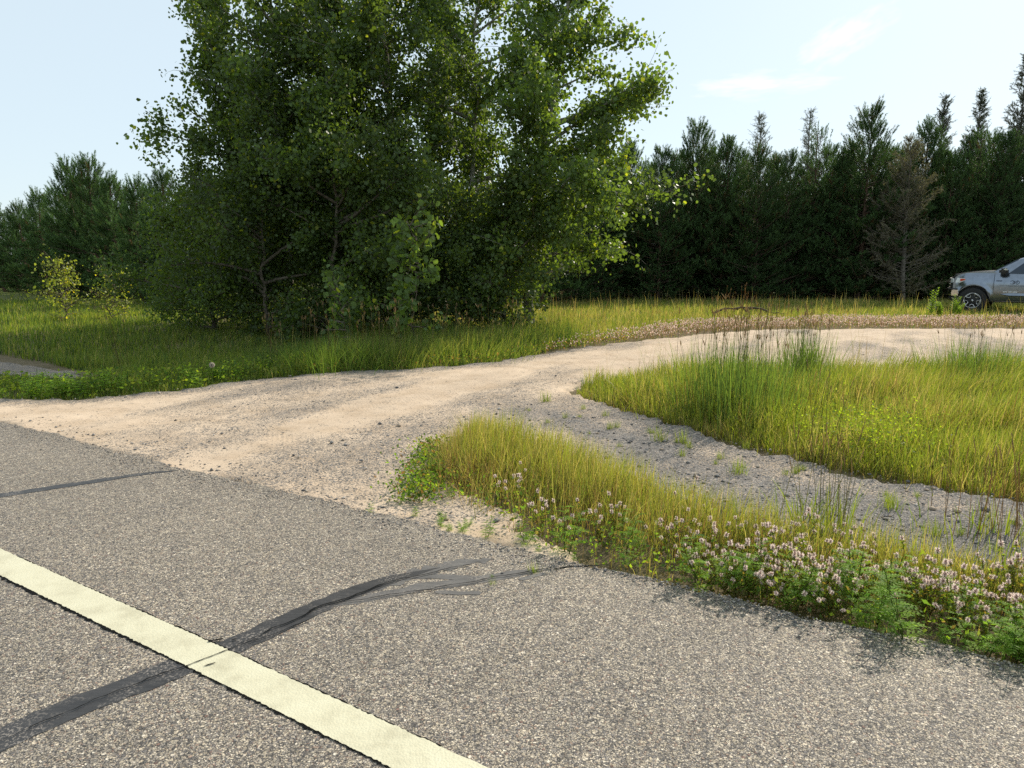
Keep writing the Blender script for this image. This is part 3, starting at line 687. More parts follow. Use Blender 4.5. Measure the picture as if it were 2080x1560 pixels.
def undergrowth():
    A = Acc()
    # low creeping weeds: along the asphalt, at the drive side, on the left shoulder
    zones = []
    P = scatter(POLY_B, 60000, (-0.8, 5, 0.6, 6.7)); er = dist_line(P, EDGE[10:21]); eu = dist_line(P, BUP)
    k = rng.random(len(P)) < np.clip(er / (er + eu) * -1.3 + 1.15, 0.05, 1) * (0.2 + fbm(P[:, 0] * 4, P[:, 1] * 4, 131)); P = P[k]
    c = pick(len(P), [GREEN, LIME, RUST, BROWN, DEEP, OLIVE], [3, 2.5, 0.6, 1.6, 1, 1.8]) * np.array([0.9, 1.0, 1.1])
    zones.append((P, U(0.0, 0.13, len(P)), 0.026, c))
    P = np.c_[rng.normal(-0.62, 0.10, 2600), U(4.4, 5.9, 2600)]; zones.append((P, U(0, 0.12, 2600), 0.03, pick(2600, [DEEP, GREEN, RUST, LIME], [2, 3, 1, 1])))
    # shoulder weeds at the far left
    m = 60000; P = np.c_[U(-16, -3.2, m), U(7.5, 16, m)]; e = P[:, 1] - np.interp(P[:, 0], *np.array(UPPER).T)
    k = (e > 0.02) & (e < np.interp(P[:, 0], [-7, -4.5], [0.75, 1.2])) & (rng.random(m) < 0.25 + 0.75 * fbm(P[:, 0] * 2, P[:, 1] * 2, 137)); P = P[k]
    zones.append((P, U(0.0, 0.26, len(P)) * np.clip(1.1 - (e[k] - 0.6) ** 2 * 1.6, 0.2, 1) * np.interp(P[:, 0], [-7.5, -5], [0.45, 1]), 0.05, pick(len(P), [GREEN, DEEP, LIME, OLIVE], [3, 1.4, 2, 1.5])))
    # leafy tangle in the island
    m = 2600; P = np.c_[rng.normal(2.85, 0.26, m), rng.normal(5.65, 0.26, m)]; zones.append((P[inside(P, POLY_A)], None, 0.024, pick(inside(P, POLY_A).sum(), [LIME, GREEN, OLIVE], [3, 2, 1])))
    # rusty fringe on the far bank next to the drive
    m = 30000; P = np.c_[U(-3, 2.6, m), U(9.5, 16, m)]; e = dist_line(P, UPPER[8:16]); ins = ~inside(P, POLY_G) & (P[:, 1] > np.interp(P[:, 0], *np.array(UPPER).T))
    k = ins & (e < 0.45) & (rng.random(m) < 0.8 * fbm(P[:, 0] * 1.5, P[:, 1] * 1.5, 139)); P = P[k]
    zones.append((P, U(0, 0.14, len(P)), 0.04, pick(len(P), [RUST, BROWN, OLIVE, GREEN], [1.2, 1.5, 1.2, 1])))
    for P, zz, s, c in zones:
        if zz is None: zz = np.abs(rng.normal(0.19, 0.10, len(P)))
        leaf_bits(A, np.c_[P, hgt(P[:, 0], P[:, 1]) - 0.02 + zz], U(0.6, 1.3, len(P)) * s, c)
    tag(A.build('low_weeds_undergrowth', M_WEED), 'low mixed weeds creeping along the asphalt and drive edges', 'weeds', kind='stuff')
undergrowth()

# ------------------------------------------------------------------ tubes, leaves, trees
def tube(acc, P, R, sides, col):
    P = np.asarray(P, float); R = np.asarray(R, float); n = len(P)
    d = np.gradient(P, axis=0); d /= np.linalg.norm(d, axis=1)[:, None] + 1e-9
    ref = np.where(np.abs(d[:, 2:3]) > 0.95, np.array([[1.0, 0, 0]]), np.array([[0, 0, 1.0]]))
    a = np.cross(d, ref); a /= np.linalg.norm(a, axis=1)[:, None] + 1e-9; b = np.cross(d, a)
    th = np.arange(sides) / sides * 2 * PI
    V = P[:, None] + R[:, None, None] * (a[:, None] * np.cos(th)[None, :, None] + b[:, None] * np.sin(th)[None, :, None])
    i = np.arange(n * sides).reshape(n, sides); j = np.roll(i, -1, 1)
    F = np.stack([i[:-1], j[:-1], j[1:], i[1:]], 2).reshape(-1, 4)
    C = np.asarray(col, float)
    if C.ndim == 2: C = np.repeat(C, sides, 0)
    acc.add(V.reshape(-1, 3), F, C)

def curve_pts(p0, d0, L, n, up=0.0, wob=0.08, r=None):
    r = r or rng
    p = np.array(p0, float); d = np.array(d0, float); d /= np.linalg.norm(d); out = [p.copy()]
    for k in range(n):
        d = d + np.array([0, 0, up / n]) + r.normal(0, wob, 3); d /= np.linalg.norm(d)
        p = p + d * L / n; out.append(p.copy())
    return np.array(out)

def round_leaves(acc, P, size, cols, hang=0.5, sides=6):
    """rounded leaves with a pointed tip and a fold, each a single face"""
    n = len(P); size = np.broadcast_to(size, n)[:, None]
    D = rng.normal(0, 1, (n, 3)) - np.array([0, 0, hang * 1.6]); D /= np.linalg.norm(D, axis=1)[:, None]
    R = rng.normal(0, 1, (n, 3)); X = np.cross(D, R); X /= np.linalg.norm(X, axis=1)[:, None]
    Nn = np.cross(D, X)
    if sides == 6: shape = [(0, 0), (0.30, 0.46), (0.72, 0.36), (1.08, 0.0), (0.72, -0.36), (0.30, -0.46)]
    else: shape = [(0, 0), (0.45, 0.46), (1.0, 0.0), (0.45, -0.46)]
    bend = U(-0.12, 0.12, (n, 1))
    V = np.stack([P + D * size * u + X * size * v + Nn * size * bend * (abs(v) * 2) for u, v in shape], 1)
    k = len(shape)
    acc.add(V.reshape(-1, 3), (np.arange(n) * k)[:, None] + np.arange(k)[None], np.repeat(cols, k, 0))

BARK_A = np.array([0.30, 0.285, 0.23]); BARK_D = np.array([0.10, 0.085, 0.065])
def aspen(name, label, loc, h, crown_r, z0, seed, bias=(0, 0), lean=(0, 0), n_leaf=9000, leaf=0.085, tone=1.0, pale=True, trunk_r=0.12, group=None, sprout=7.0, nb=54, shape=0.75, cat='tree', fill=1.0, dense=1.8, tint=(1, 1, 1)):
    """broadleaf tree: trunk with limbs, and a crown of single leaves carried on twigs"""
    global rng, U
    keep = rng; rng = np.random.default_rng(seed); U = rng.uniform
    root = empty(name, (loc[0], loc[1], float(hgt(loc[0], loc[1])) - 0.05))
    T = Acc(); Lf = Acc()
    m = 14; t = np.linspace(0, 1, m); wx = np.cumsum(rng.normal(0, 0.05, m)); wy = np.cumsum(rng.normal(0, 0.05, m)); wx -= wx[0]; wy -= wy[0]
    TP = np.c_[wx + lean[0] * t ** 1.3, wy + lean[1] * t ** 1.3, t * h]
    bark = BARK_A if pale else BARK_D * 1.6
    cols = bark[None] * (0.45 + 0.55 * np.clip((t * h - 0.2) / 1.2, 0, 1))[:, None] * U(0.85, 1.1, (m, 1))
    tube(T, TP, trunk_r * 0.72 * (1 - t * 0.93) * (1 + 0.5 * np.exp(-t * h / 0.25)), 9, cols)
    twigs = []
    for b in range(nb):
        f = z0 / h + (0.985 - z0 / h) * ((b + rng.random()) / nb) ** 0.9
        p0 = np.array([np.interp(f, t, TP[:, k]) for k in range(3)])
        s = (f - z0 / h) / (1 - z0 / h)
        prof = (math.sin(min(1, s * 1.15 + 0.18) * PI) ** shape) * (1 - 0.35 * s) if s < 1 else 0.2
        az = rng.uniform(0, 2 * PI); dirv = np.array([math.cos(az), math.sin(az)])
        k_b = 1 + 0.55 * (dirv @ np.array(bias))
        L = max(0.35, crown_r * prof * k_b * rng.uniform(0.65, 1.2))
        rise = 0.15 + 0.75 * s + rng.normal(0, 0.15)
        bp = curve_pts(p0, (dirv[0], dirv[1], rise), L, 7, 0.15 - 0.35 * (1 - s), 0.09)
        r0 = 0.010 + 0.016 * L
        tube(T, bp, np.linspace(r0, 0.004, 8), 5, bark * 0.75)
        for q in range(int(3 + L * 4.5)):
            g = rng.uniform(0.22, 1.0); pp = np.array([np.interp(g, np.linspace(0, 1, 8), bp[:, k]) for k in range(3)])
            dd = (bp[-1] - bp[0]) / (np.linalg.norm(bp[-1] - bp[0]) + 1e-9) + rng.normal(0, 0.75, 3)
            tl = rng.uniform(0.3, 0.9) * (0.45 + 0.24 * L)
            tp = curve_pts(pp, dd, tl, 3, -0.05, 0.12)
            tube(T, tp, np.linspace(0.007, 0.002, 4), 3, bark * 0.6)
            twigs.append(tp)
        twigs.append(bp[4:8])
    for q in range(int(sprout * h)):
        g = rng.uniform(z0 * 0.7 / h, 0.93); pp = np.array([np.interp(g, t, TP[:, k]) for k in range(3)])
        tp = curve_pts(pp, (rng.normal(0, 1), rng.normal(-0.5, 1), rng.uniform(0, 0.8)), rng.uniform(0.35, 0.9), 3, 0.0, 0.12)
        tube(T, tp, np.linspace(0.007, 0.002, 4), 3, bark * 0.6); twigs.append(tp)
    n_leaf = int(n_leaf * dense * (1.35 if dense > 1.7 else 1)); leaf = leaf * (0.85 if dense > 1.7 else 1)
    nt_ = len(twigs); TW = np.array([[tw[0], tw[-1]] for tw in twigs])
    wts = np.linalg.norm(TW[:, 1] - TW[:, 0], axis=1) * rng.gamma(2.0, 1.0, nt_); wts /= wts.sum()
    ids = rng.choice(nt_, n_leaf, p=wts); f = rng.random(n_leaf) ** 0.8
    P = TW[ids, 0] * (1 - f)[:, None] + TW[ids, 1] * f[:, None] + rng.normal(0, 0.13 * fill, (n_leaf, 3))
    tc_ = U(0.75, 1.25, nt_)[ids][:, None]
    c = np.array([0.069, 0.108, 0.034]) * np.array(tint) * tone * tc_ * U(0.75, 1.3, (n_leaf, 1))
    ye = rng.random(n_leaf) < 0.035; c[ye] *= np.array([2.6, 1.9, 0.9])
    round_leaves(Lf, P, leaf * U(0.5, 1.3, n_leaf), c, 0.45)
    T.build('trunk', M_BARK, root, True); Lf.build('crown', M_LEAF, root)
    tag(root, label, cat, group)
    rng = keep; U = rng.uniform
    return root

G_ASP = 'leafy aspens in the clump beside the drive'
aspen('aspen_tree', 'pale-trunked aspen at the right edge of the clump, lower leaves glowing in sun', (0.45, 18.0), 11.8, 2.6, 1.0, 101, (0.3, -0.1), (1.25, 0), 13500, 0.105, 1.2, True, 0.15, G_ASP, 6.0, nb=76)
aspen('aspen_tree', 'aspen next to the pale-trunked edge tree, top running out of the picture', (-1.15, 18.8), 11.6, 2.7, 1.6, 102, (0.1, -0.2), (0.2, 0.2), 8500, 0.10, 1.05, True, 0.11, G_ASP)
aspen('aspen_tree', 'tall dense aspen in the middle of the clump above the leafy sapling', (-2.7, 17.8), 11.5, 2.8, 1.6, 103, (-0.1, -0.3), (-0.1, 0), 10000, 0.10, 0.95, True, 0.14, G_ASP)
aspen('aspen_tree', 'dark-crowned aspen rising right behind the blue-green young tree', (-4.2, 18.3), 11.2, 2.7, 1.6, 104, (-0.2, -0.2), (-0.3, 0), 9500, 0.10, 0.9, True, 0.13, G_ASP)
aspen('aspen_tree', 'aspen with a ragged sunlit top, second from the left end of the clump', (-5.6, 18.0), 10.6, 2.6, 1.5, 105, (-0.3, 0), (-0.5, 0), 9000, 0.095, 0.95, True, 0.12, G_ASP)
aspen('aspen_tree', 'loose airy aspen leaning out at the left end of the clump over the ditch', (-6.5, 18.2), 8.9, 1.85, 1.4, 106, (-0.2, 0), (-0.7, 0), 8200, 0.095, 0.95, True, 0.11, G_ASP)
aspen('aspen_tree', 'slim aspen at the back of the clump between the middle and edge aspens', (-2.0, 21.3), 11.0, 2.6, 2.6, 107, (0, 0), (0, 0), 7000, 0.10, 0.9, True, 0.12, G_ASP)
aspen('aspen_tree', 'slim aspen at the back of the clump seen over the dark-crowned aspen', (-5.3, 21.0), 10.6, 2.4, 2.2, 108, (0, 0), (-0.2, 0), 7500, 0.10, 0.9, True, 0.12, G_ASP)
G_BUS = 'bushy young broadleaf trees at the foot of the aspens'
aspen('bushy_tree', 'bushy blue-green young tree at the front of the clump, taller than the sapling', (-3.75, 15.4), 5.3, 2.1, 0.2, 111, (0.1, -0.4), (0, 0), 9500, 0.085, 0.95, False, 0.07, G_BUS, nb=40, shape=0.55)
aspen('bushy_tree', 'dark bushy young tree between the blue-green tree and the ditch', (-5.3, 15.4), 4.6, 2.0, 0.08, 112, (0, 0), (0, 0), 8500, 0.07, 0.75, False, 0.06, G_BUS, nb=40, shape=0.5)
aspen('bushy_tree', 'small-leaved spreading bush reaching over the ditch grass at the clump edge', (-7.0, 16.8), 3.6, 1.75, 0.06, 113, (-0.2, -0.2), (-0.1, 0), 9500, 0.06, 1.0, False, 0.06, G_BUS, nb=42, shape=0.5)
aspen('bushy_tree', 'dim bushy tree in the shade behind the leafy sapling', (-1.3, 16.9), 3.0, 1.5, 0.2, 114, (0, 0), (0, 0), 5200, 0.075, 0.85, False, 0.05, G_BUS, nb=30, shape=0.5)
aspen('bushy_tree', 'low dark bush deep in shade at the foot of the dense middle aspen', (-2.9, 18.9), 3.2, 1.7, 0.2, 115, (0, 0), (0, 0), 5200, 0.08, 0.75, False, 0.05, G_BUS, nb=30, shape=0.5)
aspen('bushy_tree', 'low dark bush in shade behind the small-leaved spreading bush', (-6.9, 19.3), 3.4, 1.6, 0.2, 116, (0, 0), (0, 0), 5200, 0.08, 0.75, False, 0.05, G_BUS, nb=30, shape=0.5)

aspen('bushy_tree', 'leafy young tree filling the foot of the pale-trunked edge aspen', (-0.2, 17.0), 3.6, 1.5, 0.15, 117, (0, 0), (0, 0), 5200, 0.08, 1.0, False, 0.05, G_BUS, nb=34, shape=0.5)
aspen('bushy_tree', 'dark young tree between the leafy sapling and the blue-green tree', (-2.4, 16.2), 4.4, 1.6, 0.15, 118, (0, 0), (0, 0), 6000, 0.08, 0.85, False, 0.05, G_BUS, nb=36, shape=0.5)
G_SAP = 'young saplings and shrubs in the roadside grass'
aspen('aspen_sapling', 'leafy sapling with large pale leaves standing before the dark clump', (-1.75, 13.1), 2.35, 0.55, 0.35, 121, (0, 0), (-0.15, 0), 760, 0.105, 1.35, False, 0.018, G_SAP, 0.0, nb=20, shape=0.5, cat='sapling', dense=1.0, fill=0.5)
aspen('aspen_sapling', 'knee-high sapling with few round leaves left of the larger sapling', (-2.85, 12.5), 1.2, 0.3, 0.3, 122, (0, 0), (-0.1, 0), 120, 0.095, 1.4, False, 0.010, G_SAP, 0.0, nb=8, shape=0.5, cat='sapling', dense=1.0, fill=0.5)
aspen('shrub', 'yellow-green sunlit shrub in the grass at the far left', (-12.5, 20.0), 1.55, 0.62, 0.1, 123, (0, 0), (-0.3, 0), 850, 0.06, 1.9, False, 0.015, G_SAP, 0.0, nb=30, shape=0.35, cat='shrub', dense=1.3, fill=0.7, tint=(1.25, 0.95, 0.75))
aspen('shrub', 'small sunlit shrub just right of the taller yellow-green one', (-11.3, 20.3), 1.25, 0.5, 0.1, 124, (0, 0), (0.15, 0), 560, 0.055, 1.8, False, 0.012, G_SAP, 0.0, nb=24, shape=0.35, cat='shrub', dense=1.3, fill=0.7, tint=(1.25, 0.95, 0.75))

# ------------------------------------------------------------------ pines
def pine_meshes(seed, H=9.0, Lmax=1.9, dens=1.0, tone=1.0, top_sparse=0.0):
    global rng, U
    keep = rng; rng = np.random.default_rng(seed); U = rng.uniform
    T = Acc(); Cn = Acc()
    t = np.linspace(0, 1, 12); TP = np.c_[np.cumsum(rng.normal(0, 0.015, 12)), np.cumsum(rng.normal(0, 0.015, 12)), t * H]
    tube(T, TP, 0.13 * (1 - t * 0.95), 8, np.array([0.14, 0.09, 0.065]))
    SB = []; SA = []; SL = []
    z = 0.12
    while z < H - 0.25:
        s = z / H
        L0 = Lmax * min(1.0, 0.80 + s * 0.8) * (1 - s) ** 0.82 + 0.14
        nb = rng.integers(5, 8); a0 = rng.uniform(0, 2 * PI)
        for b in range(nb):
            az = a0 + b * 2 * PI / nb + rng.normal(0, 0.2); L = L0 * rng.uniform(0.6, 1.18)
            dz = -0.05 + 0.42 * s + rng.normal(0, 0.1)
            bp = curve_pts((TP[0, 0], TP[0, 1], z + rng.normal(0, 0.08)), (math.cos(az), math.sin(az), dz), L, 6, 0.35 + 0.35 * s, 0.04)
            tube(T, bp, np.linspace(0.008 + 0.011 * L, 0.005, 7), 4, np.array([0.12, 0.085, 0.065]))
            # side twigs with bottle-brush shoots
            ns = int((3 + L * 9.5) * dens * (1.0 if s < 0.55 else 0.62))
            for q in range(ns):
                g = 0.22 + 0.78 * (q + rng.random()) / ns
                p = np.array([np.interp(g, np.linspace(0, 1, 7), bp[:, k]) for k in range(3)])
                fw = bp[-1] - bp[-3]; fw /= np.linalg.norm(fw) + 1e-9
                sd_ = np.array([-fw[1], fw[0], 0]) * (1 if rng.random() < 0.5 else -1)
                ax = fw * rng.uniform(0.3, 1.0) + sd_ * rng.uniform(0.1, 0.9) + np.array([0, 0, rng.uniform(0.15, 0.85) + 0.7 * s * s])
                ax /= np.linalg.norm(ax); sl = rng.uniform(0.24, 0.46) * (0.7 + 0.65 * s) * (1.0 if s < 0.55 else 1.3)
                tw = rng.uniform(0.0, 0.22) * L * (1.0 if s < 0.6 else 0.4)
                SB.append(p + ax * tw); SA.append(ax); SL.append(sl)
            ax = bp[-1] - bp[-2]; ax = ax / np.linalg.norm(ax) + np.array([0, 0, 0.5]); ax /= np.linalg.norm(ax)
            SB.append(bp[-1]); SA.append(ax); SL.append(rng.uniform(0.25, 0.42))
        z += rng.uniform(0.22, 0.36)
    SB.append(TP[-1] - np.array([0, 0, 0.25])); SA.append(np.array([0, 0, 1.0])); SL.append(0.62)
    for k in range(5):
        a = k * 1.257 + rng.random(); SB.append(TP[-1] - np.array([0, 0, 0.35])); v = np.array([math.cos(a) * 0.6, math.sin(a) * 0.6, 0.9]); SA.append(v / np.linalg.norm(v)); SL.append(0.34)
    SB = np.array(SB); SA = np.array(SA); SL = np.array(SL); ns = len(SB)
    if top_sparse:
        k = rng.random(ns) > top_sparse * np.clip((SB[:, 2] / H - 0.55) * 3, 0, 1); SB, SA, SL = SB[k], SA[k], SL[k]; ns = len(SB)
    K = 62
    g = rng.random((ns, K)) ** 0.8
    base = SB[:, None] + SA[:, None] * (SL[:, None] * g)[:, :, None]
    R = rng.normal(0, 1, (ns, K, 3)); R -= (R * SA[:, None]).sum(2, keepdims=True) * SA[:, None]; R /= np.linalg.norm(R, axis=2, keepdims=True)
    D = SA[:, None] * U(0.7, 1.5, (ns, K, 1)) + R; D /= np.linalg.norm(D, axis=2, keepdims=True)
    W = np.cross(D, R + rng.normal(0, 0.4, R.shape)); W /= np.linalg.norm(W, axis=2, keepdims=True)
    nl = U(0.085, 0.135, (ns, K, 1)); wd = 0.0090
    V = np.stack([base - W * wd, base + W * wd, base + D * nl], 2).reshape(-1, 3)
    c = np.array([0.062, 0.108, 0.042]) * tone * U(0.65, 1.35, (ns, 1, 1)) * U(0.8, 1.25, (ns, K, 1))
    br = rng.random((ns, 1, 1)) < 0.03
    c = np.where(br, np.array([0.13, 0.085, 0.045]) * U(0.7, 1.2, (ns, K, 1)), c)
    C = np.repeat(c.reshape(-1, 3), 3, 0)
    Cn.add(V, np.arange(ns * K * 3).reshape(-1, 3), C)
    res = (T.mesh('trunk', M_BARK, True), Cn.mesh('crown', M_NEEDLE))
    rng = keep; U = rng.uniform
    return res, H

PINES = [pine_meshes(201, 9, 2.9), pine_meshes(202, 9, 3.1, 1.0, 0.95), pine_meshes(203, 9, 2.7, 1.0, 1.1), pine_meshes(204, 9, 3.2, 0.95, 0.9), pine_meshes(205, 9, 2.9, 0.8, 1.15, 0.6)]
LEFTP = [pine_meshes(211, 6, 1.8, 1.05, 1.25), pine_meshes(212, 6, 1.65, 1.05, 1.2), pine_meshes(213, 6, 1.9, 1.0, 1.1)]

def put_pine(u, v, d, var, label, group, lib=PINES, fat=1.0, rz=None):
    (tm, cm), H0 = lib[var % len(lib)]
    x = (u - 1040) / 1450 * d; z = float(hgt(x, d)); top = 1.5 + (540 - v) / 1450 * d
    k = (top - z) / (H0 + 0.8)
    r = empty('pine_tree', (x, d, z - 0.05), rz if rz is not None else random.uniform(0, 6.28), (k * fat, k * fat, k))
    link('trunk', tm, r); link('crown', cm, r)
    tag(r, label, 'tree', group)
    return r

GR = 'pines in the plantation row across the meadow'
front = [(1212, 292, 33.5, 1, 1.0, 'shaded pine just right of the pale aspen trunk, its tip hidden by aspen leaves'),
         (1272, 282, 34.5, 2, 1.0, 'pine half covered by the sunlit aspen branch that reaches right'),
         (1335, 292, 33.0, 0, 1.0, 'first pine wholly clear of the aspen leaves'),
         (1402, 240, 34.5, 1, 1.0, 'pine with a tall narrow spire tip, second one clear of the aspen'),
         (1462, 272, 33.5, 2, 1.05, 'pine between the narrow spire and the bare-twigged treetop'),
         (1525, 292, 32.8, 3, 1.0, 'full green pine in front of the bare-twigged treetop'),
         (1586, 300, 33.6, 0, 0.95, 'shortest pine of the row, in the dip right of the bare-twigged treetop'),
         (1640, 244, 34.2, 4, 1.0, 'thin-topped pine left of the broad dark pine'),
         (1690, 300, 33.4, 2, 0.95, 'low pine tucked against the left flank of the broad dark pine'),
         (1736, 214, 33.0, 3, 1.12, 'broad dark pine, fullest and tallest green one of the row'),
         (1792, 292, 34.0, 0, 0.95, 'low pine between the broad dark pine and the dead brown pine'),
         (1852, 238, 34.2, 1, 0.95, 'green pine rising right behind the dead brown pine'),
         (1905, 300, 33.2, 2, 0.95, 'low pine right of the dead brown pine, before the thin spruces'),
         (1958, 252, 33.6, 4, 1.0, 'olive green pine above the front of the pickup bonnet'),
         (2005, 262, 33.0, 1, 1.0, 'pine rising over the pickup door mirror, below the tall bare spruce'),
         (2062, 245, 33.6, 3, 1.05, 'pine behind the pickup cab at the picture edge')]
for u, v, d, k, fat, lb in front: put_pine(u, v, d, k, lb, GR, fat=fat)
put_pine(2125, 235, 33.4, 0, 'pine over the pickup bed', GR)
second = [(1180, 320), (1240, 322), (1305, 312), (1370, 300), (1432, 290), (1495, 300), (1555, 312), (1612, 300), (1665, 290), (1715, 275), (1765, 285), (1822, 290), (1880, 290), (1930, 270), (1985, 262), (2040, 258), (2100, 262)]
for i, (u, v) in enumerate(second):
    put_pine(u + random.uniform(-8, 8), v, 37.0 + random.uniform(-0.6, 0.6), i + 2, 'dark pine deeper in the plantation, showing only between the front-row tops', 'pines of the second plantation row')
for i, u in enumerate(range(1190, 2150, 62)):
    put_pine(u + random.uniform(-10, 10), 318 + random.uniform(-14, 14), 41 + random.uniform(-1, 1), i, 'dark pine deeper in the plantation, showing only between the front-row tops', 'pines of the second plantation row')
GL = 'pines along the ditch at the left'
lp = [(-40, 430, 47, 0, 'pine at the left picture edge, farthest along the ditch'), (18, 405, 44, 1, 'small far pine near the left picture edge'), (62, 398, 42, 2, 'pine between the small far one and the rising row'),
      (104, 372, 39, 0, 'pine on the left slope of the tall pair'), (166, 310, 35, 1, 'tall pine with a forked tip, left one of the tall pair'), (208, 300, 34, 2, 'tall pine behind the yellow-green shrub, right one of the tall pair'),
      (248, 338, 32, 0, 'pine with a thin leaning tip between the tall pair and the aspens'), (300, 345, 30, 1, 'sunlit pine touching the left edge of the aspen clump'), (352, 325, 28, 2, 'pine half buried in the left aspens')]
for u, v, d, k, lb in lp: put_pine(u, v, d, k, lb, GL, LEFTP, 1.0)
for i, (u, v, d) in enumerate([(-80, 445, 52), (-10, 430, 50), (45, 420, 47), (90, 405, 45), (135, 370, 41), (190, 345, 39), (232, 355, 38), (275, 362, 36), (325, 360, 34)]):
    put_pine(u, v, d, i, 'dark pine in the back row at the left, only its tip showing', 'back row of pines at the left', LEFTP, 1.1)
for i, u in enumerate(range(400, 1190, 58)):
    put_pine(u + random.uniform(-12, 12), 352 + random.uniform(-25, 30), 29 + (i % 3) * 2.0, i, 'shaded pine glimpsed through gaps of the aspen clump', 'pines behind the aspen clump', PINES if i % 2 else LEFTP, 1.15)

def bare_conifer(name, label, loc, h, Lmax, seed, twig_col, spur=1.0, needles=0.0, ncol=(0.16, 0.10, 0.06), droop=0.0, z0=0.4, group=None):
    """thin or dying conifer: every branch and spur twig is modelled, few needles are left"""
    global rng, U
    keep = rng; rng = np.random.default_rng(seed); U = rng.uniform
    root = empty(name, (loc[0], loc[1], float(hgt(*loc)) - 0.05))
    T = Acc(); Nd = Acc(); tcol = np.array(twig_col)
    t = np.linspace(0, 1, 14); TP = np.c_[np.cumsum(rng.normal(0, 0.02, 14)), np.cumsum(rng.normal(0, 0.02, 14)), t * h]
    tube(T, TP, 0.12 * (1 - t * 0.93), 7, tcol * 0.9)
    PTS = []; z = z0
    while z < h - 0.15:
        s = z / h; L0 = Lmax * min(1, 0.5 + s * 1.6) * (1 - s) ** 0.8 + 0.10
        for b in range(rng.integers(4, 7)):
            az = rng.uniform(0, 2 * PI); L = L0 * rng.uniform(0.5, 1.15)
            tz = [np.interp(s, t, TP[:, 0]), np.interp(s, t, TP[:, 1]), z]
            bp = curve_pts(tz, (math.cos(az), math.sin(az), 0.05 + 0.7 * s - droop), L, 6, 0.55, 0.07)
            tube(T, bp, np.linspace(0.007 + 0.008 * L, 0.004, 7), 4, tcol)
            for q in range(int(3 + L * 7 * spur)):
                g = rng.uniform(0.2, 1); p = np.array([np.interp(g, np.linspace(0, 1, 7), bp[:, k]) for k in range(3)])
                d = (bp[-1] - bp[0]) / L + rng.normal(0, 0.7, 3); sl = rng.uniform(0.10, 0.34)
                sp = curve_pts(p, d, sl, 3, 0.1, 0.15); tube(T, sp, np.linspace(0.0075, 0.003, 4), 3, tcol * rng.uniform(0.8, 1.2))
                PTS.append((sp[0], sp[-1]))
        z += rng.uniform(0.13, 0.24)
    T.build('trunk', M_BARK, root, False)
    if needles:
        PT = np.array(PTS); n = int(len(PT) * needles); ids = rng.integers(0, len(PT), n); f = rng.random((n, 1))
        P = PT[ids, 0] * (1 - f) + PT[ids, 1] * f
        D = rng.normal(0, 1, (n, 3)); D /= np.linalg.norm(D, axis=1)[:, None]; W = np.cross(D, rng.normal(0, 1, (n, 3))); W /= np.linalg.norm(W, axis=1)[:, None]
        V = np.stack([P - W * 0.006, P + W * 0.006, P + D * U(0.04, 0.10, (n, 1))], 1).reshape(-1, 3)
        c = np.array(ncol) * U(0.6, 1.4, (n, 1)); Nd.add(V, np.arange(n * 3).reshape(-1, 3), np.repeat(c, 3, 0))
        Nd.build('crown', M_NEEDLE, root)
    tag(root, label, 'tree', group)
    rng = keep; U = rng.uniform
def px(u, d): return ((u - 1040) / 1450 * d, d)
def pz(v, d): return 1.5 + (540 - v) / 1450 * d
bare_conifer('dead_pine', 'dead grey-brown pine with bare twigs standing before the green row', px(1828, 31.2), pz(290, 31.2), 2.7, 301, (0.175, 0.155, 0.13), 1.7, 20, (0.155, 0.14, 0.09))
bare_conifer('thin_spruce', 'tallest spruce with a bare spiky crown above the pickup', px(2026, 36.5), pz(138, 36.5), 2.4, 302, (0.14, 0.12, 0.11), 1.3, 34, (0.075, 0.085, 0.06), z0=3.0)
bare_conifer('thin_spruce', 'spiky thin spruce left of the tallest bare one', px(1950, 36.5), pz(202, 36.5), 1.7, 303, (0.14, 0.12, 0.11), 1.3, 34, (0.075, 0.088, 0.06), z0=3.0)
bare_conifer('thin_spruce', 'narrow spiky spruce behind the dead brown pine', px(1876, 36.5), pz(212, 36.5), 1.7, 304, (0.14, 0.12, 0.11), 1.3, 34, (0.075, 0.088, 0.06), z0=3.0)
bare_conifer('thin_spruce', 'bare-twigged treetop in the middle of the pine row', px(1522, 36.0), pz(246, 36.0), 2.0, 305, (0.17, 0.16, 0.13), 1.0, 14, (0.07, 0.085, 0.04), z0=3.0)
bare_conifer('thin_spruce', 'bare twiggy top peeking left of the thin-topped pine', px(1622, 36.5), pz(236, 36.5), 1.5, 306, (0.17, 0.16, 0.13), 0.9, 12, (0.07, 0.085, 0.04), z0=3.0)

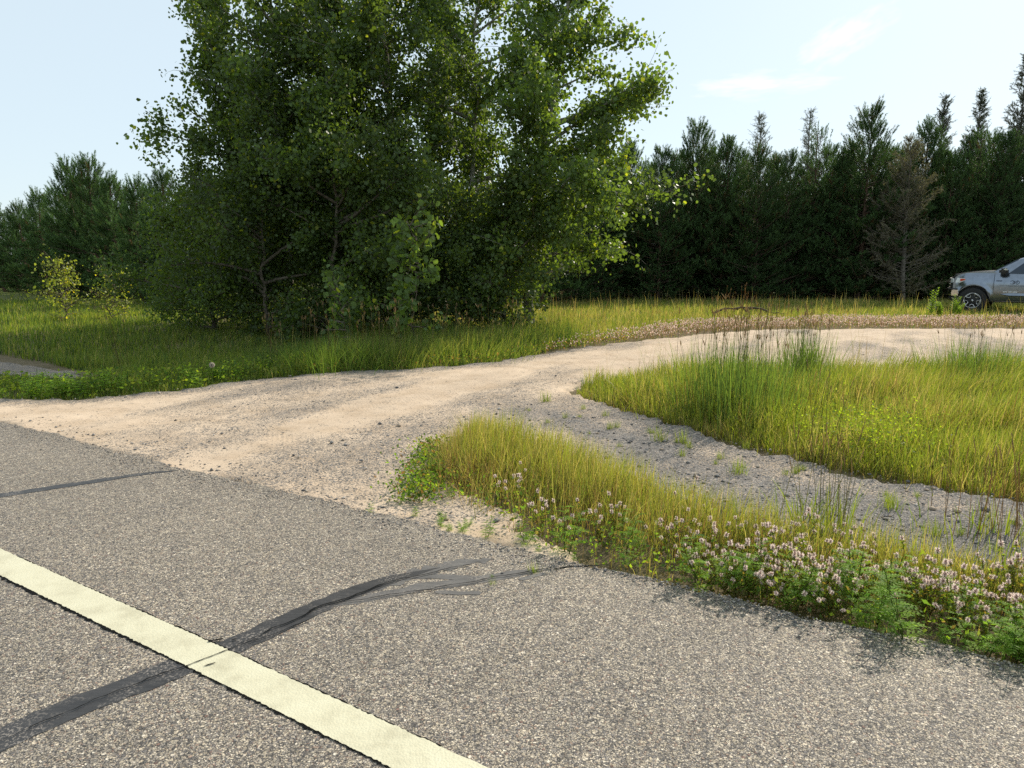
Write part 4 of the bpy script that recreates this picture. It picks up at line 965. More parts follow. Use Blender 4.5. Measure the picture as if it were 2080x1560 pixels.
# ------------------------------------------------------------------ tall grasses, weeds, flowers
def tall_grass(name, label, loc, n_blade, n_stalk, r, hb, hs, cols, seed, group, fingers=True, lean=(0.0, 0.0), scol=(0.17, 0.14, 0.06), sw=0.006, upright=0.28):
    global rng, U
    keep = rng; rng = np.random.default_rng(seed); U = rng.uniform
    A = Acc(); z0 = float(hgt(*loc)) - 0.03
    P = rng.normal(0, r, (n_blade, 2)); c = pick(n_blade, cols, [1] * len(cols))
    blades(A, P, hb * U(0.5, 1.1, n_blade), 0.007 * U(0.7, 1.3, n_blade), lean_rand(n_blade, upright) + P * (0.7 if upright > 0.2 else 0.35) + np.array(lean), c * 0.8, c, 4, 0 * P[:, 0])
    for k in range(n_stalk):
        p = rng.normal(0, r * 0.8, 2); hh = hs * rng.uniform(0.6, 1.05)
        sp = curve_pts((p[0], p[1], 0), (rng.normal(lean[0], 0.10), rng.normal(lean[1], 0.10), 1), hh, 7, 0, 0.025)
        tube(A, sp, np.linspace(sw * 0.5, sw * 0.28, 8), 3, np.array(scol) * rng.uniform(0.7, 1.3))
        d = sp[-1] - sp[-2]; d /= np.linalg.norm(d)
        for f in range(3 if fingers else 1):
            dv = d + rng.normal(0, 0.22 if fingers else 0.06, 3); hl = rng.uniform(0.05, 0.09) if fingers else rng.uniform(0.06, 0.12)
            hp = curve_pts(sp[-1], dv, hl, 3, 0, 0.05); tube(A, hp, np.array([0.0012, 0.003, 0.0025, 0.001]), 4, np.array([0.27, 0.20, 0.13]) * rng.uniform(0.7, 1.3))
    o = A.build(name, M_GRASS); o.location = (loc[0], loc[1], z0)
    tag(o, label, 'grass clump', group)
    rng = keep; U = rng.uniform
G_T = 'tall grass clumps'
BL = [(0.11, 0.175, 0.045), (0.14, 0.20, 0.045), (0.085, 0.14, 0.045)]
tall_grass('tall_grass_clump', 'tall blue-green bunch grass with dark stalks at the front of the lime island', (2.22, 7.05), 800, 64, 0.30, 0.80, 1.12, BL, 401, G_T, True, (0, 0), (0.13, 0.155, 0.055), 0.005, 0.13)
tall_grass('tall_grass_clump', 'stalky green grass behind the tall bunch on the island', (2.9, 7.9), 420, 34, 0.30, 0.55, 1.0, BL, 402, G_T, True, (0, 0), (0.13, 0.155, 0.055), 0.005, 0.13)
tall_grass('tall_grass_clump', 'upright green stalks rising before the pale drive, mid island', (3.75, 9.0), 420, 22, 0.16, 0.72, 0.95, BL, 403, G_T, True, (0, 0), (0.13, 0.155, 0.055), 0.005, 0.13)
tall_grass('tall_grass_clump', 'green clump at the right picture edge of the island', (6.1, 9.2), 700, 26, 0.32, 0.6, 0.85, BL, 404, G_T, True, (0, 0), (0.13, 0.155, 0.055), 0.005, 0.13)
tall_grass('tall_grass_clump', 'thin dark stalks standing at the gravel track edge of the verge', (1.80, 3.95), 150, 20, 0.14, 0.30, 0.56, [LIME, OLIVE, GREEN], 405, G_T, False, (0, 0), (0.20, 0.19, 0.08), 0.005)
tall_grass('tall_grass_clump', 'sparse reddish stalks on the gravel track by the right picture edge', (2.75, 3.85), 110, 26, 0.20, 0.22, 0.52, [LIME, OLIVE, GREEN], 406, G_T, False, (0, 0), (0.24, 0.17, 0.09), 0.005)
tall_grass('tall_grass_clump', 'pair of lone stalks with pale drooping blades at the island foot', (2.45, 5.55), 60, 9, 0.10, 0.4, 0.75, [STRAW, OLIVE], 407, G_T, False)
tall_grass('tall_grass_clump', 'few very tall leaning stalks with branched red heads at the left shoulder', (-5.95, 10.7), 90, 9, 0.12, 0.35, 1.16, [GREEN, OLIVE], 408, G_T, True, (-0.18, 0))
tall_grass('tall_grass_clump', 'big arching bunch grass with seed stalks at the corner of the drive', (-2.75, 10.75), 900, 24, 0.38, 0.55, 0.95, [GREEN, (0.10, 0.17, 0.035)], 409, G_T)
tall_grass('tall_grass_clump', 'bunch grass with many tan stalks below the leafy sapling', (-1.9, 11.3), 800, 30, 0.40, 0.5, 0.92, [GREEN, OLIVE], 410, G_T)
tall_grass('tall_grass_clump', 'bunch grass with tan stalks right of the leafy sapling', (-0.9, 12.1), 800, 26, 0.45, 0.5, 0.9, [GREEN, OLIVE], 411, G_T)
tall_grass('tall_grass_clump', 'dark bunch grass left of the arching one, seen against the shade', (-3.5, 10.9), 420, 12, 0.28, 0.42, 0.8, [GREEN, DEEP], 412, G_T)
tall_grass('tall_grass_clump', 'pale grass clump at the foot of the edge aspen', (0.9, 16.2), 500, 20, 0.4, 0.55, 0.9, [OLIVE, LIME], 413, G_T)
tall_grass('tall_grass_clump', 'rust-headed tall stalks in the meadow beyond the drive', (5.9, 18.6), 120, 14, 0.3, 0.5, 1.0, [OLIVE, STRAW], 414, G_T, True, (0, 0), (0.26, 0.17, 0.09), 0.010)

def ragweed(h, seed, cols, nleaf=15):
    """upright weed with feathery, deeply cut leaves"""
    global rng, U
    keep = rng; rng = np.random.default_rng(seed); U = rng.uniform
    A = Acc()
    for st in range(rng.integers(2, 4)):
        sp = curve_pts((rng.normal(0, 0.02), rng.normal(0, 0.02), 0), (rng.normal(0, 0.28), rng.normal(0, 0.28), 1), h * rng.uniform(0.7, 1.05), 6, 0.1, 0.05)
        tube(A, sp, np.linspace(0.004, 0.0015, 7), 4, np.array([0.10, 0.13, 0.04]))
        for q in range(nleaf):
            g = 0.12 + 0.88 * (q + rng.random()) / nleaf; p = np.array([np.interp(g, np.linspace(0, 1, 7), sp[:, k]) for k in range(3)])
            a = q * 2.4 + rng.normal(0, 0.3); L = (0.11 - 0.055 * g) * rng.uniform(0.75, 1.2) * (h / 0.28) ** 0.5
            lp_ = curve_pts(p, (math.cos(a), math.sin(a), 0.55), L, 5, -0.7, 0.05)
            c = np.array(cols[rng.integers(0, len(cols))]) * rng.uniform(0.8, 1.25)
            d = np.gradient(lp_, axis=0); d /= np.linalg.norm(d, axis=1)[:, None]; sd_ = np.cross(d, np.array([0, 0, 1.0])); sd_ /= np.linalg.norm(sd_, axis=1)[:, None] + 1e-9
            PB = []; PD = []; PLn = []
            for k in range(1, 6):
                for sg in (-1, 1):
                    PB.append(lp_[k]); PD.append(d[k] * 0.75 + sd_[k] * sg * (0.9 if k < 5 else 0.3)); PLn.append(L * (0.42 - 0.05 * k))
            PB = np.array(PB); PD = np.array(PD); PD /= np.linalg.norm(PD, axis=1)[:, None]; PLn = np.array(PLn)[:, None]
            Wd = np.cross(PD, rng.normal(0, 0.25, PD.shape) + np.array([0, 0, 1.0])); Wd /= np.linalg.norm(Wd, axis=1)[:, None]
            V = np.stack([PB, PB + PD * PLn * 0.5 + Wd * PLn * 0.17, PB + PD * PLn, PB + PD * PLn * 0.5 - Wd * PLn * 0.17], 1).reshape(-1, 3)
            A.add(V, (np.arange(len(PB)) * 4)[:, None] + np.arange(4)[None], c)
            tube(A, lp_, np.linspace(0.0016, 0.0006, 6), 3, c)
    me = A.mesh('ragweed', M_WEED)
    rng = keep; U = rng.uniform
    return me
RG = [(0.20, 0.30, 0.055), (0.235, 0.34, 0.06), (0.15, 0.25, 0.05)]
RAG = [ragweed(0.28, 500 + k, RG) for k in range(5)]
G_W = 'feathery weeds along the asphalt edge'
def put_weed(x, y, h, k, label, group=G_W):
    o = link('feathery_weed', RAG[k % 5]); s = h / 0.28
    o.location = (x, y, float(hgt(x, y)) - 0.025); o.scale = (s, s, s); o.rotation_euler = (0, 0, random.uniform(0, 6.28))
    tag(o, label, 'weed', group)
import itertools
def gp(u, v):
    x = (u - 1040) / 1450; y = (780 - v) / 1450; c, s = math.cos(TH), math.sin(TH); t = -1.5 / (-s + y * c)
    return x * t, (c + y * s) * t
named = [(1430, 1190, 0.27, 'bushy bright feathery weed, leftmost of the tall ones on the asphalt edge'), (1520, 1200, 0.26, 'feathery weed just right of the bushy bright one'),
         (1150, 1120, 0.27, 'feathery weed where the paved edge meets the sealed crack'), (1290, 1120, 0.2, 'low feathery weed inside the golden grass, right of the crack end'),
         (1850, 1298, 0.30, 'tallest feathery weed, casting a shadow on the asphalt near the right'), (1990, 1325, 0.2, 'low feathery weed near the bottom right corner by the clover heads'),
         (1740, 1225, 0.30, 'slender pale feathery weed amid the clover'), (750, 1040, 0.09, 'tiny lone weed at the sandy asphalt edge, farthest left of the edge weeds'),
         (1000, 1175, 0.06, 'tiny reddish weed growing out of the sealed crack'), (985, 1085, 0.12, 'small weed at the asphalt edge between sand and verge'),
         (1070, 1100, 0.14, 'bluish small weed at the asphalt edge just before the verge grass'), (880, 965, 0.17, 'bushy weed at the sandy left side of the verge'),
         (870, 925, 0.13, 'small weed at the drive side of the verge, behind the bushy one'), (915, 1005, 0.10, 'low weed on bare sand left of the verge grass')]
for i, (u, v, h, lb) in enumerate(named):
    x, y = gp(u, v); put_weed(x, y, h, i, lb)
r2 = random.Random(3)
for i in range(46):
    t = r2.random(); k = 0.55 + t * 2.3; x = k; y = 3.30 - (k - 0.55) * 0.585 + abs(r2.gauss(0, 0.22)) + 0.06
    put_weed(x, y, r2.uniform(0.10, 0.25), i, 'green feathery weed mixed into the clover bed by the asphalt', 'feathery weeds in the clover bed')
for i in range(12):
    t = r2.random(); x = -0.62 + t * 1.1; y = 4.06 - (x + 0.62) * 0.64 + r2.uniform(0.03, 0.25)
    put_weed(x, y, r2.uniform(0.04, 0.09), i, 'little weed on the sandy strip at the asphalt edge', 'little weeds on the sandy edge')
for i in range(26):
    x = r2.uniform(-5.9, -3.7); y = float(np.interp(x, *np.array(UPPER).T)) + r2.uniform(0.05, 0.6)
    put_weed(x, y, r2.uniform(0.18, 0.34), i, 'leafy green weed on the left shoulder beyond the sand', 'leafy weeds on the left shoulder')
# tufts on the gravel track
def tuft(seed, n, h):
    global rng, U
    keep = rng; rng = np.random.default_rng(seed); U = rng.uniform
    A = Acc(); P = rng.normal(0, 0.03, (n, 2)); c = pick(n, [LIME, GREEN, OLIVE], [2, 2, 1])
    blades(A, P, h * U(0.5, 1.1, n), 0.004, lean_rand(n, 0.35) + P * 3, c * 0.8, c, 3, 0 * P[:, 0]); rng = keep; U = rng.uniform
    return A.mesh('grass_tuft', M_GRASS)
TU = [tuft(600 + k, 55, 0.16) for k in range(4)]
def put_tuft(x, y, h, k, label, group='grass tufts on the gravel track'):
    o = link('grass_tuft', TU[k % 4]); s = h / 0.16; o.location = (x, y, float(gz(x, y)) - 0.005); o.scale = (s, s, s); o.rotation_euler = (0, 0, k * 1.7)
    tag(o, label, 'grass tuft', group)
for i, (u, v, h, lb) in enumerate([(1342, 895, 0.16, 'bright upright tuft alone on the gravel track'), (1387, 900, 0.15, 'thin tuft next to the bright upright one'), (1385, 925, 0.09, 'short tuft in front of the thin one on the gravel'),
                               (1500, 960, 0.15, 'loose tuft halfway along the gravel track'), (1810, 1030, 0.15, 'reddish loose tuft far down the gravel track'), (1900, 1080, 0.12, 'low tuft near the right end of the gravel track')]):
    x, y = gp(u, v); put_tuft(x, y, h, i, lb)
for i, (u, v, h, lb) in enumerate([(1085, 1165, 0.075, 'creeping grass sprawling out of the crack beside the verge'), (1000, 1190, 0.05, 'yellowish sprig beside the tiny reddish weed in the crack'), (640, 1243, 0.035, 'minute green sprig in the sealed crack nearest the painted line'),
                               (1110, 815, 0.16, 'pale green tuft at the inner mouth of the gravel track')]):
    x, y = gp(u, v); put_tuft(x, y, h, i + 1, lb, 'grass tufts in cracks and gravel')
for i in range(34):
    t = r2.random(); a = np.array([0.5, 7.6]) * (1 - t) + np.array([3.6, 3.3]) * t; x, y = a[0] + r2.gauss(-0.12, 0.28), a[1] + r2.gauss(-0.15, 0.28)
    if inside(np.array([[x, y]]), POLY_G)[0]: put_tuft(x, y, r2.uniform(0.04, 0.10), i, 'little sprout of grass between the stones of the gravel track', 'little grass sprouts on the gravel track')

# fuzzy clover
def fuzzy_head(acc, p, d, s, hairs, core, hair):
    d = d / np.linalg.norm(d); ref = np.array([1.0, 0, 0]) if abs(d[0]) < 0.8 else np.array([0, 1.0, 0]); a = np.cross(d, ref); a /= np.linalg.norm(a); b = np.cross(d, a)
    k = 6; th = np.arange(k) / k * 2 * PI; rings = [(0.0, 0.3), (0.3, 0.7), (0.7, 0.66), (1.0, 0.25)]
    V = np.concatenate([p + d * (s * 1.1 * z) + s * 0.5 * r * (np.cos(th)[:, None] * a + np.sin(th)[:, None] * b) for z, r in rings])
    i = np.arange(4 * k).reshape(4, k); j = np.roll(i, -1, 1)
    acc.add(V, [np.stack([i[:-1], j[:-1], j[1:], i[1:]], 2).reshape(-1, 4), i[3:4]], core)
    z = rng.random(hairs); t = rng.random(hairs) * 2 * PI; R = np.cos(t)[:, None] * a + np.sin(t)[:, None] * b
    B = p + d * (s * 1.1 * z)[:, None] + R * s * 0.30; D = R + d * (U(-0.4, 0.4, (hairs, 1)) + (z[:, None] - 0.45) * 1.6); D /= np.linalg.norm(D, axis=1)[:, None]
    W = np.cross(D, rng.normal(0, 1, (hairs, 3))); W /= np.linalg.norm(W, axis=1)[:, None]
    V = np.stack([B - W * s * 0.075, B + W * s * 0.075, B + D * s * 0.5], 1).reshape(-1, 3)
    acc.add(V, np.arange(hairs * 3).reshape(-1, 3), hair)

def clover(seed):
    global rng, U
    keep = rng; rng = np.random.default_rng(seed); U = rng.uniform
    St = Acc(); Hd = Acc()
    for k in range(rng.integers(5, 9)):
        hh = rng.uniform(0.11, 0.24); sp = curve_pts((rng.normal(0, 0.025), rng.normal(0, 0.025), 0), (rng.normal(0, 0.32), rng.normal(0, 0.32), 1), hh, 5, 0.15, 0.06)
        tube(St, sp, np.linspace(0.0016, 0.001, 6), 3, np.array([0.16, 0.12, 0.05]) * rng.uniform(0.7, 1.3))
        f = rng.random(9); P = np.stack([np.interp(f, np.linspace(0, 1, 6), sp[:, q]) for q in range(3)], 1)
        leaf_bits(St, np.repeat(P, 3, 0), 0.018, pick(27, [(0.12, 0.15, 0.04), (0.17, 0.12, 0.05), (0.10, 0.13, 0.03)], [2, 1, 2]))
        tp = rng.uniform(0.0135, 0.018); fuzzy_head(Hd, sp[-1], sp[-1] - sp[-2], tp, 84, np.array([0.36, 0.25, 0.22]) * rng.uniform(0.8, 1.2), np.array([0.92, 0.80, 0.74]))
    r = (St.mesh('stems', M_WEED), Hd.mesh('flower_heads', M_FUZZ)); rng = keep; U = rng.uniform
    return r
CL = [clover(700 + k) for k in range(7)]
r3 = random.Random(9); nc = 0
G_C = 'fuzzy clover plants in the verge'
while nc < 155:
    t = r3.random() ** 0.8; k = 0.55 + t * 2.6; off = abs(r3.gauss(0, 0.50)) + 0.05
    x = k + 0.5 * off; y = 3.32 - (k - 0.55) * 0.585 + 0.85 * off
    if not inside(np.array([[x, y]]), POLY_B)[0]: continue
    if vn(x * 1.9, y * 1.9, 91) < 0.38: continue
    q_ = r3.uniform(0.7, 1.15); r = empty('clover_plant', (x, y, float(hgt(x, y)) - 0.03), r3.uniform(0, 6.28), (q_, q_, q_ * r3.uniform(0.8, 1.15)))
    sm, hm = CL[nc % 7]; link('stems', sm, r); link('blossoms', hm, r)
    tag(r, 'fuzzy pinkish clover plant in the verge bed along the asphalt', 'clover', G_C); nc += 1
for i, (u, v) in enumerate([(1020, 1000), (1050, 985), (1065, 1010), (1100, 1060), (1150, 1070), (1215, 1075), (1250, 1060)]):
    x, y = gp(u, v + 20); r = empty('clover_plant', (x, y, -0.03), i * 1.3); sm, hm = CL[i]; link('stems', sm, r); link('blossoms', hm, r)
    tag(r, 'fuzzy pale clover plant at the foot of the golden verge grass', 'clover', 'pale clover plants below the golden grass')

def far_clover():
    A = Acc(); m = 110000
    P = np.c_[U(0.5, 27, m), U(12, 20.7, m)]
    up = np.array(UPPER); e = dist_line(P, UPPER[10:]); above = P[:, 1] > np.interp(P[:, 0], up[:, 0], up[:, 1])
    wd = np.interp(P[:, 0], [0.5, 2.5, 5, 8, 27], [0.2, 0.8, 1.8, 2.3, 2.3])
    k = above & (e < wd) & (e > 0.05) & (rng.random(m) < 0.15 + 0.85 * fbm(P[:, 0] * 1.2, P[:, 1] * 1.2, 151)) & (e < wd * (0.65 + 0.7 * fbm(P[:, 0] * 0.9, P[:, 1] * 0.0, 153))) ; P = P[k]; n = len(P); z0 = hgt(P[:, 0], P[:, 1]) - 0.03
    hh = U(0.08, 0.26, n) * np.clip(0.5 + e[k] * 1.5, 0, 1); lean = lean_rand(n, 0.25)
    c = pick(n, [(0.26, 0.20, 0.09), (0.27, 0.16, 0.10), (0.17, 0.19, 0.06)], [2, 2, 1.3])
    blades(A, P, hh, 0.007, lean, c, c, 2, z0)
    top = np.c_[P + lean * hh[:, None], z0 + hh * 0.93]
    s = U(0.008, 0.016, n)
    O = np.array([[1, 0, 0], [0, 1, 0], [-1, 0, 0], [0, -1, 0], [0, 0, 1.5], [0, 0, -1.2]]); V = top[:, None] + O[None] * s[:, None, None]
    OF = np.array([[0, 1, 4], [1, 2, 4], [2, 3, 4], [3, 0, 4], [1, 0, 5], [2, 1, 5], [3, 2, 5], [0, 3, 5]])
    hc = pick(n, [(0.80, 0.66, 0.57), (0.90, 0.79, 0.69), (0.66, 0.49, 0.39)], [2, 2, 1])
    A.add(V.reshape(-1, 3), (OF[None] + (np.arange(n) * 6)[:, None, None]).reshape(-1, 3), np.repeat(hc, 6, 0))
    tag(A.build('clover_groundcover', M_FUZZ), 'band of pinkish clover heads along the far side of the drive', 'clover', kind='stuff')
far_clover()

# milkweed-like plants near the pickup
def broad_weed(name, label, loc, h, seed, group, col=(0.13, 0.19, 0.045)):
    global rng, U
    keep = rng; rng = np.random.default_rng(seed); U = rng.uniform
    A = Acc()
    for s in range(rng.integers(2, 4)):
        sp = curve_pts((rng.normal(0, 0.05), rng.normal(0, 0.05), 0), (rng.normal(0, 0.2), rng.normal(0, 0.2), 1), h * rng.uniform(0.75, 1.0), 8, 0.1, 0.03)
        tube(A, sp, np.linspace(0.010, 0.004, 9), 5, np.array([0.12, 0.15, 0.05]))
        for q in range(16):
            g = 0.2 + 0.8 * q / 15; p = np.array([np.interp(g, np.linspace(0, 1, 9), sp[:, k]) for k in range(3)])
            for sg in (0, PI):
                a = q * 1.57 + sg + rng.normal(0, 0.2); L = 0.17 * (1.1 - 0.55 * g) * rng.uniform(0.8, 1.2)
                d = np.array([math.cos(a), math.sin(a), 0.75]); d /= np.linalg.norm(d); w_ = np.cross(d, [0, 0, 1.0]); w_ /= np.linalg.norm(w_)
                up = np.cross(w_, d)
                V = [p, p + d * L * 0.35 + w_ * L * 0.2 + up * L * 0.05, p + d * L * 0.75 + w_ * L * 0.15, p + d * L - up * L * 0.05, p + d * L * 0.75 - w_ * L * 0.15, p + d * L * 0.35 - w_ * L * 0.2 + up * L * 0.05]
                A.add(np.array(V), np.array([[0, 1, 2, 3, 4, 5]]), np.array(col) * rng.uniform(0.75, 1.25))
    o = A.build(name, M_WEED); o.location = (loc[0], loc[1], float(hgt(*loc)) - 0.03); tag(o, label, 'weed', group)
    rng = keep; U = rng.uniform
G_M = 'broad-leaved weeds near the pickup'
broad_weed('broadleaf_weed', 'waist-high broad-leaved weed, the tallest one in front of the pickup', (12.45, 21.3), 1.02, 801, G_M)
broad_weed('broadleaf_weed', 'broad-leaved weed right by the pickup bumper', (13.2, 21.5), 0.82, 802, G_M)
broad_weed('broadleaf_weed', 'short broad-leaved weed between the two taller ones by the pickup', (12.85, 21.4), 0.55, 803, G_M)
broad_weed('broadleaf_weed', 'short broad-leaved weed under the pickup bumper', (13.55, 21.6), 0.5, 804, G_M)

# fallen branch in the meadow, dandelion clock on the shoulder
A = Acc()
for k, (a, b) in enumerate([((6.2, 21.6), (8.0, 22.3)), ((6.9, 21.9), (7.4, 22.6)), ((7.3, 22.0), (8.3, 21.8))]):
    p = np.linspace(0, 1, 8)[:, None]; L = np.c_[np.array(a)[None] * (1 - p) + np.array(b)[None] * p, 0.14 + 0.1 * np.sin(p * 3 + k)]; L += rng.normal(0, 0.03, L.shape)
    tube(A, L, np.linspace(0.035, 0.012, 8), 6, (0.10, 0.075, 0.055))
tag(A.build('fallen_branch', M_BARK, None, True), 'dark fallen branch lying in the meadow grass beyond the clover band', 'branch')
root = empty('dandelion_plant', (*gp(430, 785), -0.15)); A = Acc(); Hh = Acc()
sp = curve_pts((0, 0, 0), (0.05, 0, 1), 0.42, 5, 0, 0.03); tube(A, sp, np.linspace(0.003, 0.002, 6), 4, (0.12, 0.15, 0.06)); A.build('stem', M_WEED, root)
D = rng.normal(0, 1, (260, 3)); D /= np.linalg.norm(D, axis=1)[:, None]; W = np.cross(D, rng.normal(0, 1, (260, 3))); W /= np.linalg.norm(W, axis=1)[:, None]
V = np.stack([sp[-1] + 0 * D, sp[-1] + D * 0.034 + W * 0.006, sp[-1] + D * 0.034 - W * 0.006], 1).reshape(-1, 3); Hh.add(V, np.arange(780).reshape(-1, 3), (0.5, 0.48, 0.42)); Hh.build('seed_head', M_FUZZ, root)
tag(root, 'single dandelion clock on a stem above the left shoulder weeds', 'dandelion')

# ------------------------------------------------------------------ the pickup (x forward from the front axle, y to its left, z up)
def bm_obj(name, bm, mat, parent, smooth=35):
    bmesh.ops.recalc_face_normals(bm, faces=bm.faces)
    me = bpy.data.meshes.new(name); bm.to_mesh(me); bm.free(); me.materials.append(mat)
    if smooth:
        for p in me.polygons: p.use_smooth = True
        me.set_sharp_from_angle(angle=math.radians(smooth))
    return link(name, me, parent)

def loft(sections, cap=True):
    """sections: equal-length rings of points"""
    bm = bmesh.new(); R = [[bm.verts.new(p) for p in s] for s in sections]; n = len(R[0])
    for a, b in zip(R[:-1], R[1:]):
        for i in range(n): bm.faces.new((a[i], a[(i + 1) % n], b[(i + 1) % n], b[i]))
    if cap:
        f = [bm.faces.new(R[0][::-1]), bm.faces.new(R[-1])]; bmesh.ops.triangulate(bm, faces=f)
    return bm

def prism(poly, y0, y1):
    return loft([[(x, y0, z) for x, z in poly], [(x, y1, z) for x, z in poly]])

def box_bm(x0, x1, y0, y1, z0, z1, bev=0.0):
    bm = bmesh.new(); bmesh.ops.create_cube(bm, size=1)
    for v in bm.verts: v.co = Vector(((x0 + x1) / 2 + v.co.x * (x1 - x0), (y0 + y1) / 2 + v.co.y * (y1 - y0), (z0 + z1) / 2 + v.co.z * (z1 - z0)))
    if bev: bmesh.ops.bevel(bm, geom=bm.edges[:], offset=bev, segments=2, affect='EDGES')
    return bm

M_CAR = plain('silver_paint', (0.21, 0.24, 0.285), 0.18, 0.9, 0.4); M_GLASS = plain('car_glass', (0.018, 0.035, 0.06), 0.04, 0.0, 0.0, 0.5); M_CHROME = plain('chrome', (0.55, 0.55, 0.54), 0.10, 1.0)
M_BLACK = plain('black_plastic', (0.012, 0.012, 0.013), 0.5); M_TYRE = plain('tyre_rubber', (0.018, 0.018, 0.018), 0.85); M_RIM = plain('rim_face', (0.62, 0.62, 0.61), 0.3, 0.9); M_LAMP = plain('lamp_glass', (0.72, 0.76, 0.76), 0.1, 0.0, 0.5)
M_AMBER = plain('signal_glass', (0.55, 0.07, 0.03), 0.15); M_DECAL = plain('decal_ink', (0.01, 0.012, 0.02), 0.5); M_WHITE = plain('white_lettering', (0.85, 0.85, 0.85), 0.4); M_LINE = plain('panel_gap', (0.01, 0.01, 0.012), 0.9)

def arc(cx, r, a0, a1, n=14, cz=0.41): return [(cx + r * math.cos(math.radians(a0 + (a1 - a0) * k / n)), cz + r * math.sin(math.radians(a0 + (a1 - a0) * k / n))) for k in range(n + 1)]
truck = empty('pickup_truck', (15.80, 24.42, float(hgt(15.8, 24.4)) - 0.06), math.atan2(0.643, -0.766))
tag(truck, 'silver-blue pickup truck parked nose-left in the meadow grass before the pines', 'pickup truck')
top = [(0.58, 0.80), (0.575, 1.0), (0.54, 1.14), (0.47, 1.235), (0.36, 1.28), (0.15, 1.315), (-0.1, 1.34), (-0.3, 1.355), (-0.50, 1.36), (-0.62, 1.29), (-1.2, 1.275), (-2.2, 1.275), (-3.2, 1.28), (-3.24, 1.37), (-4.84, 1.37), (-4.89, 1.30), (-4.89, 0.65), (-4.78, 0.53)]
prof = top + [(-4.25, 0.50)] + arc(-3.70, 0.50, 172, 8)[0:] + [(-3.15, 0.42), (-2.0, 0.40), (-0.60, 0.40)] + arc(0.0, 0.50, 178, 10) + [(0.52, 0.53), (0.56, 0.62)]
def station(y):
    a = abs(y); out = []
    for x, z in prof:
        X, Z = x, z
        if x > 0.3 and z > 0.55: X = x - 0.02 + 0.24 * (1 - (a / 0.985) ** 2.2) * min(1, (x - 0.3) / 0.2)
        if x > -0.6 and z > 1.2: Z += 0.035 * (1 - (a / 0.985) ** 2)
        if -4.8 < x < -3.2 and z > 1.3 and a < 0.86: Z = 0.85
        out.append((X, y, Z))
    return out
ys = [0.915, 0.87, 0.84, 0.6, 0.3, 0]; ys = ys + [-v for v in ys[-2::-1]]
TOPX = np.array([-4.89, -4.84, -3.24, -3.20, -1.2, -0.62, -0.50, -0.3, -0.1, 0.15, 0.36, 0.47, 0.545, 0.565])
TOPZ = np.array([1.30, 1.375, 1.375, 1.285, 1.28, 1.295, 1.362, 1.358, 1.343, 1.318, 1.283, 1.238, 1.14, 0.95])
def z_top(x): return float(np.interp(x, TOPX, TOPZ))
def z_bot(x):
    z = float(np.interp(x, [-4.89, -4.2, -3.2, -0.5, 0.5, 0.56], [0.55, 0.48, 0.41, 0.41, 0.54, 0.60]))
    for c in (0.0, -3.70):
        if abs(x - c) < 0.50: z = max(z, 0.41 + 1.06 * math.sqrt(0.25 - (x - c) ** 2))
    return z
def y_side(x, z):
    """the side of the body bulges out and curves in towards the top, the sill and the nose"""
    y = 0.985 - 0.055 * (max(0, z - 0.93) / 0.33) ** 2 - 0.03 * (max(0, 0.72 - z) / 0.3) ** 2
    if x > 0.2: y -= 0.085 * ((x - 0.2) / 0.36) ** 2
    fl = min(abs(x), abs(x + 3.7))
    return y + 0.018 * math.exp(-((math.hypot(fl, z - 0.41) - 0.52) / 0.05) ** 2)
def side_panel(name, mat, parent, sg, xs, zb, zt, off, rows=12, thick=0.03):
    bm = bmesh.new(); g = []
    for x in xs:
        b, t = zb(x), zt(x); g.append([bm.verts.new((x, sg * (y_side(x, b + (t - b) * j / rows) + off), b + (t - b) * j / rows)) for j in range(rows + 1)])
    for a_, b_ in zip(g[:-1], g[1:]):
        for j in range(rows): bm.faces.new((a_[j], a_[j + 1], b_[j + 1], b_[j]))
    r_ = bmesh.ops.extrude_face_region(bm, geom=bm.faces[:])
    for v in r_['geom']:
        if isinstance(v, bmesh.types.BMVert): v.co.y -= sg * thick
    return bm_obj(name, bm, mat, parent, 40)
body = bm_obj('body', loft([station(y) for y in ys]), M_CAR, truck, 28)
bm_obj('underbody', box_bm(-4.7, 0.45, -0.68, 0.68, 0.36, 0.95), M_BLACK, truck, 0)
cab = [(-0.48, 1.33), (-1.17, 1.77), (-1.37, 1.835), (-1.75, 1.90), (-2.3, 1.925), (-2.95, 1.90), (-3.12, 1.82), (-3.21, 1.25), (-0.60, 1.25)]
hw = lambda z: 0.915 - (z - 1.27) * 0.31
def cab_ring(k): return [(x, k * hw(z) * (1 if abs(k) < 1 else 1), z + (0.03 * (1 - k * k) if z > 1.5 else 0) - (0.025 if abs(k) == 1 and z > 1.7 else 0)) for x, z in cab]
bm_obj('cab', loft([cab_ring(k) for k in (1, 0.94, 0.6, 0, -0.6, -0.94, -1)]), M_CAR, truck, 30)
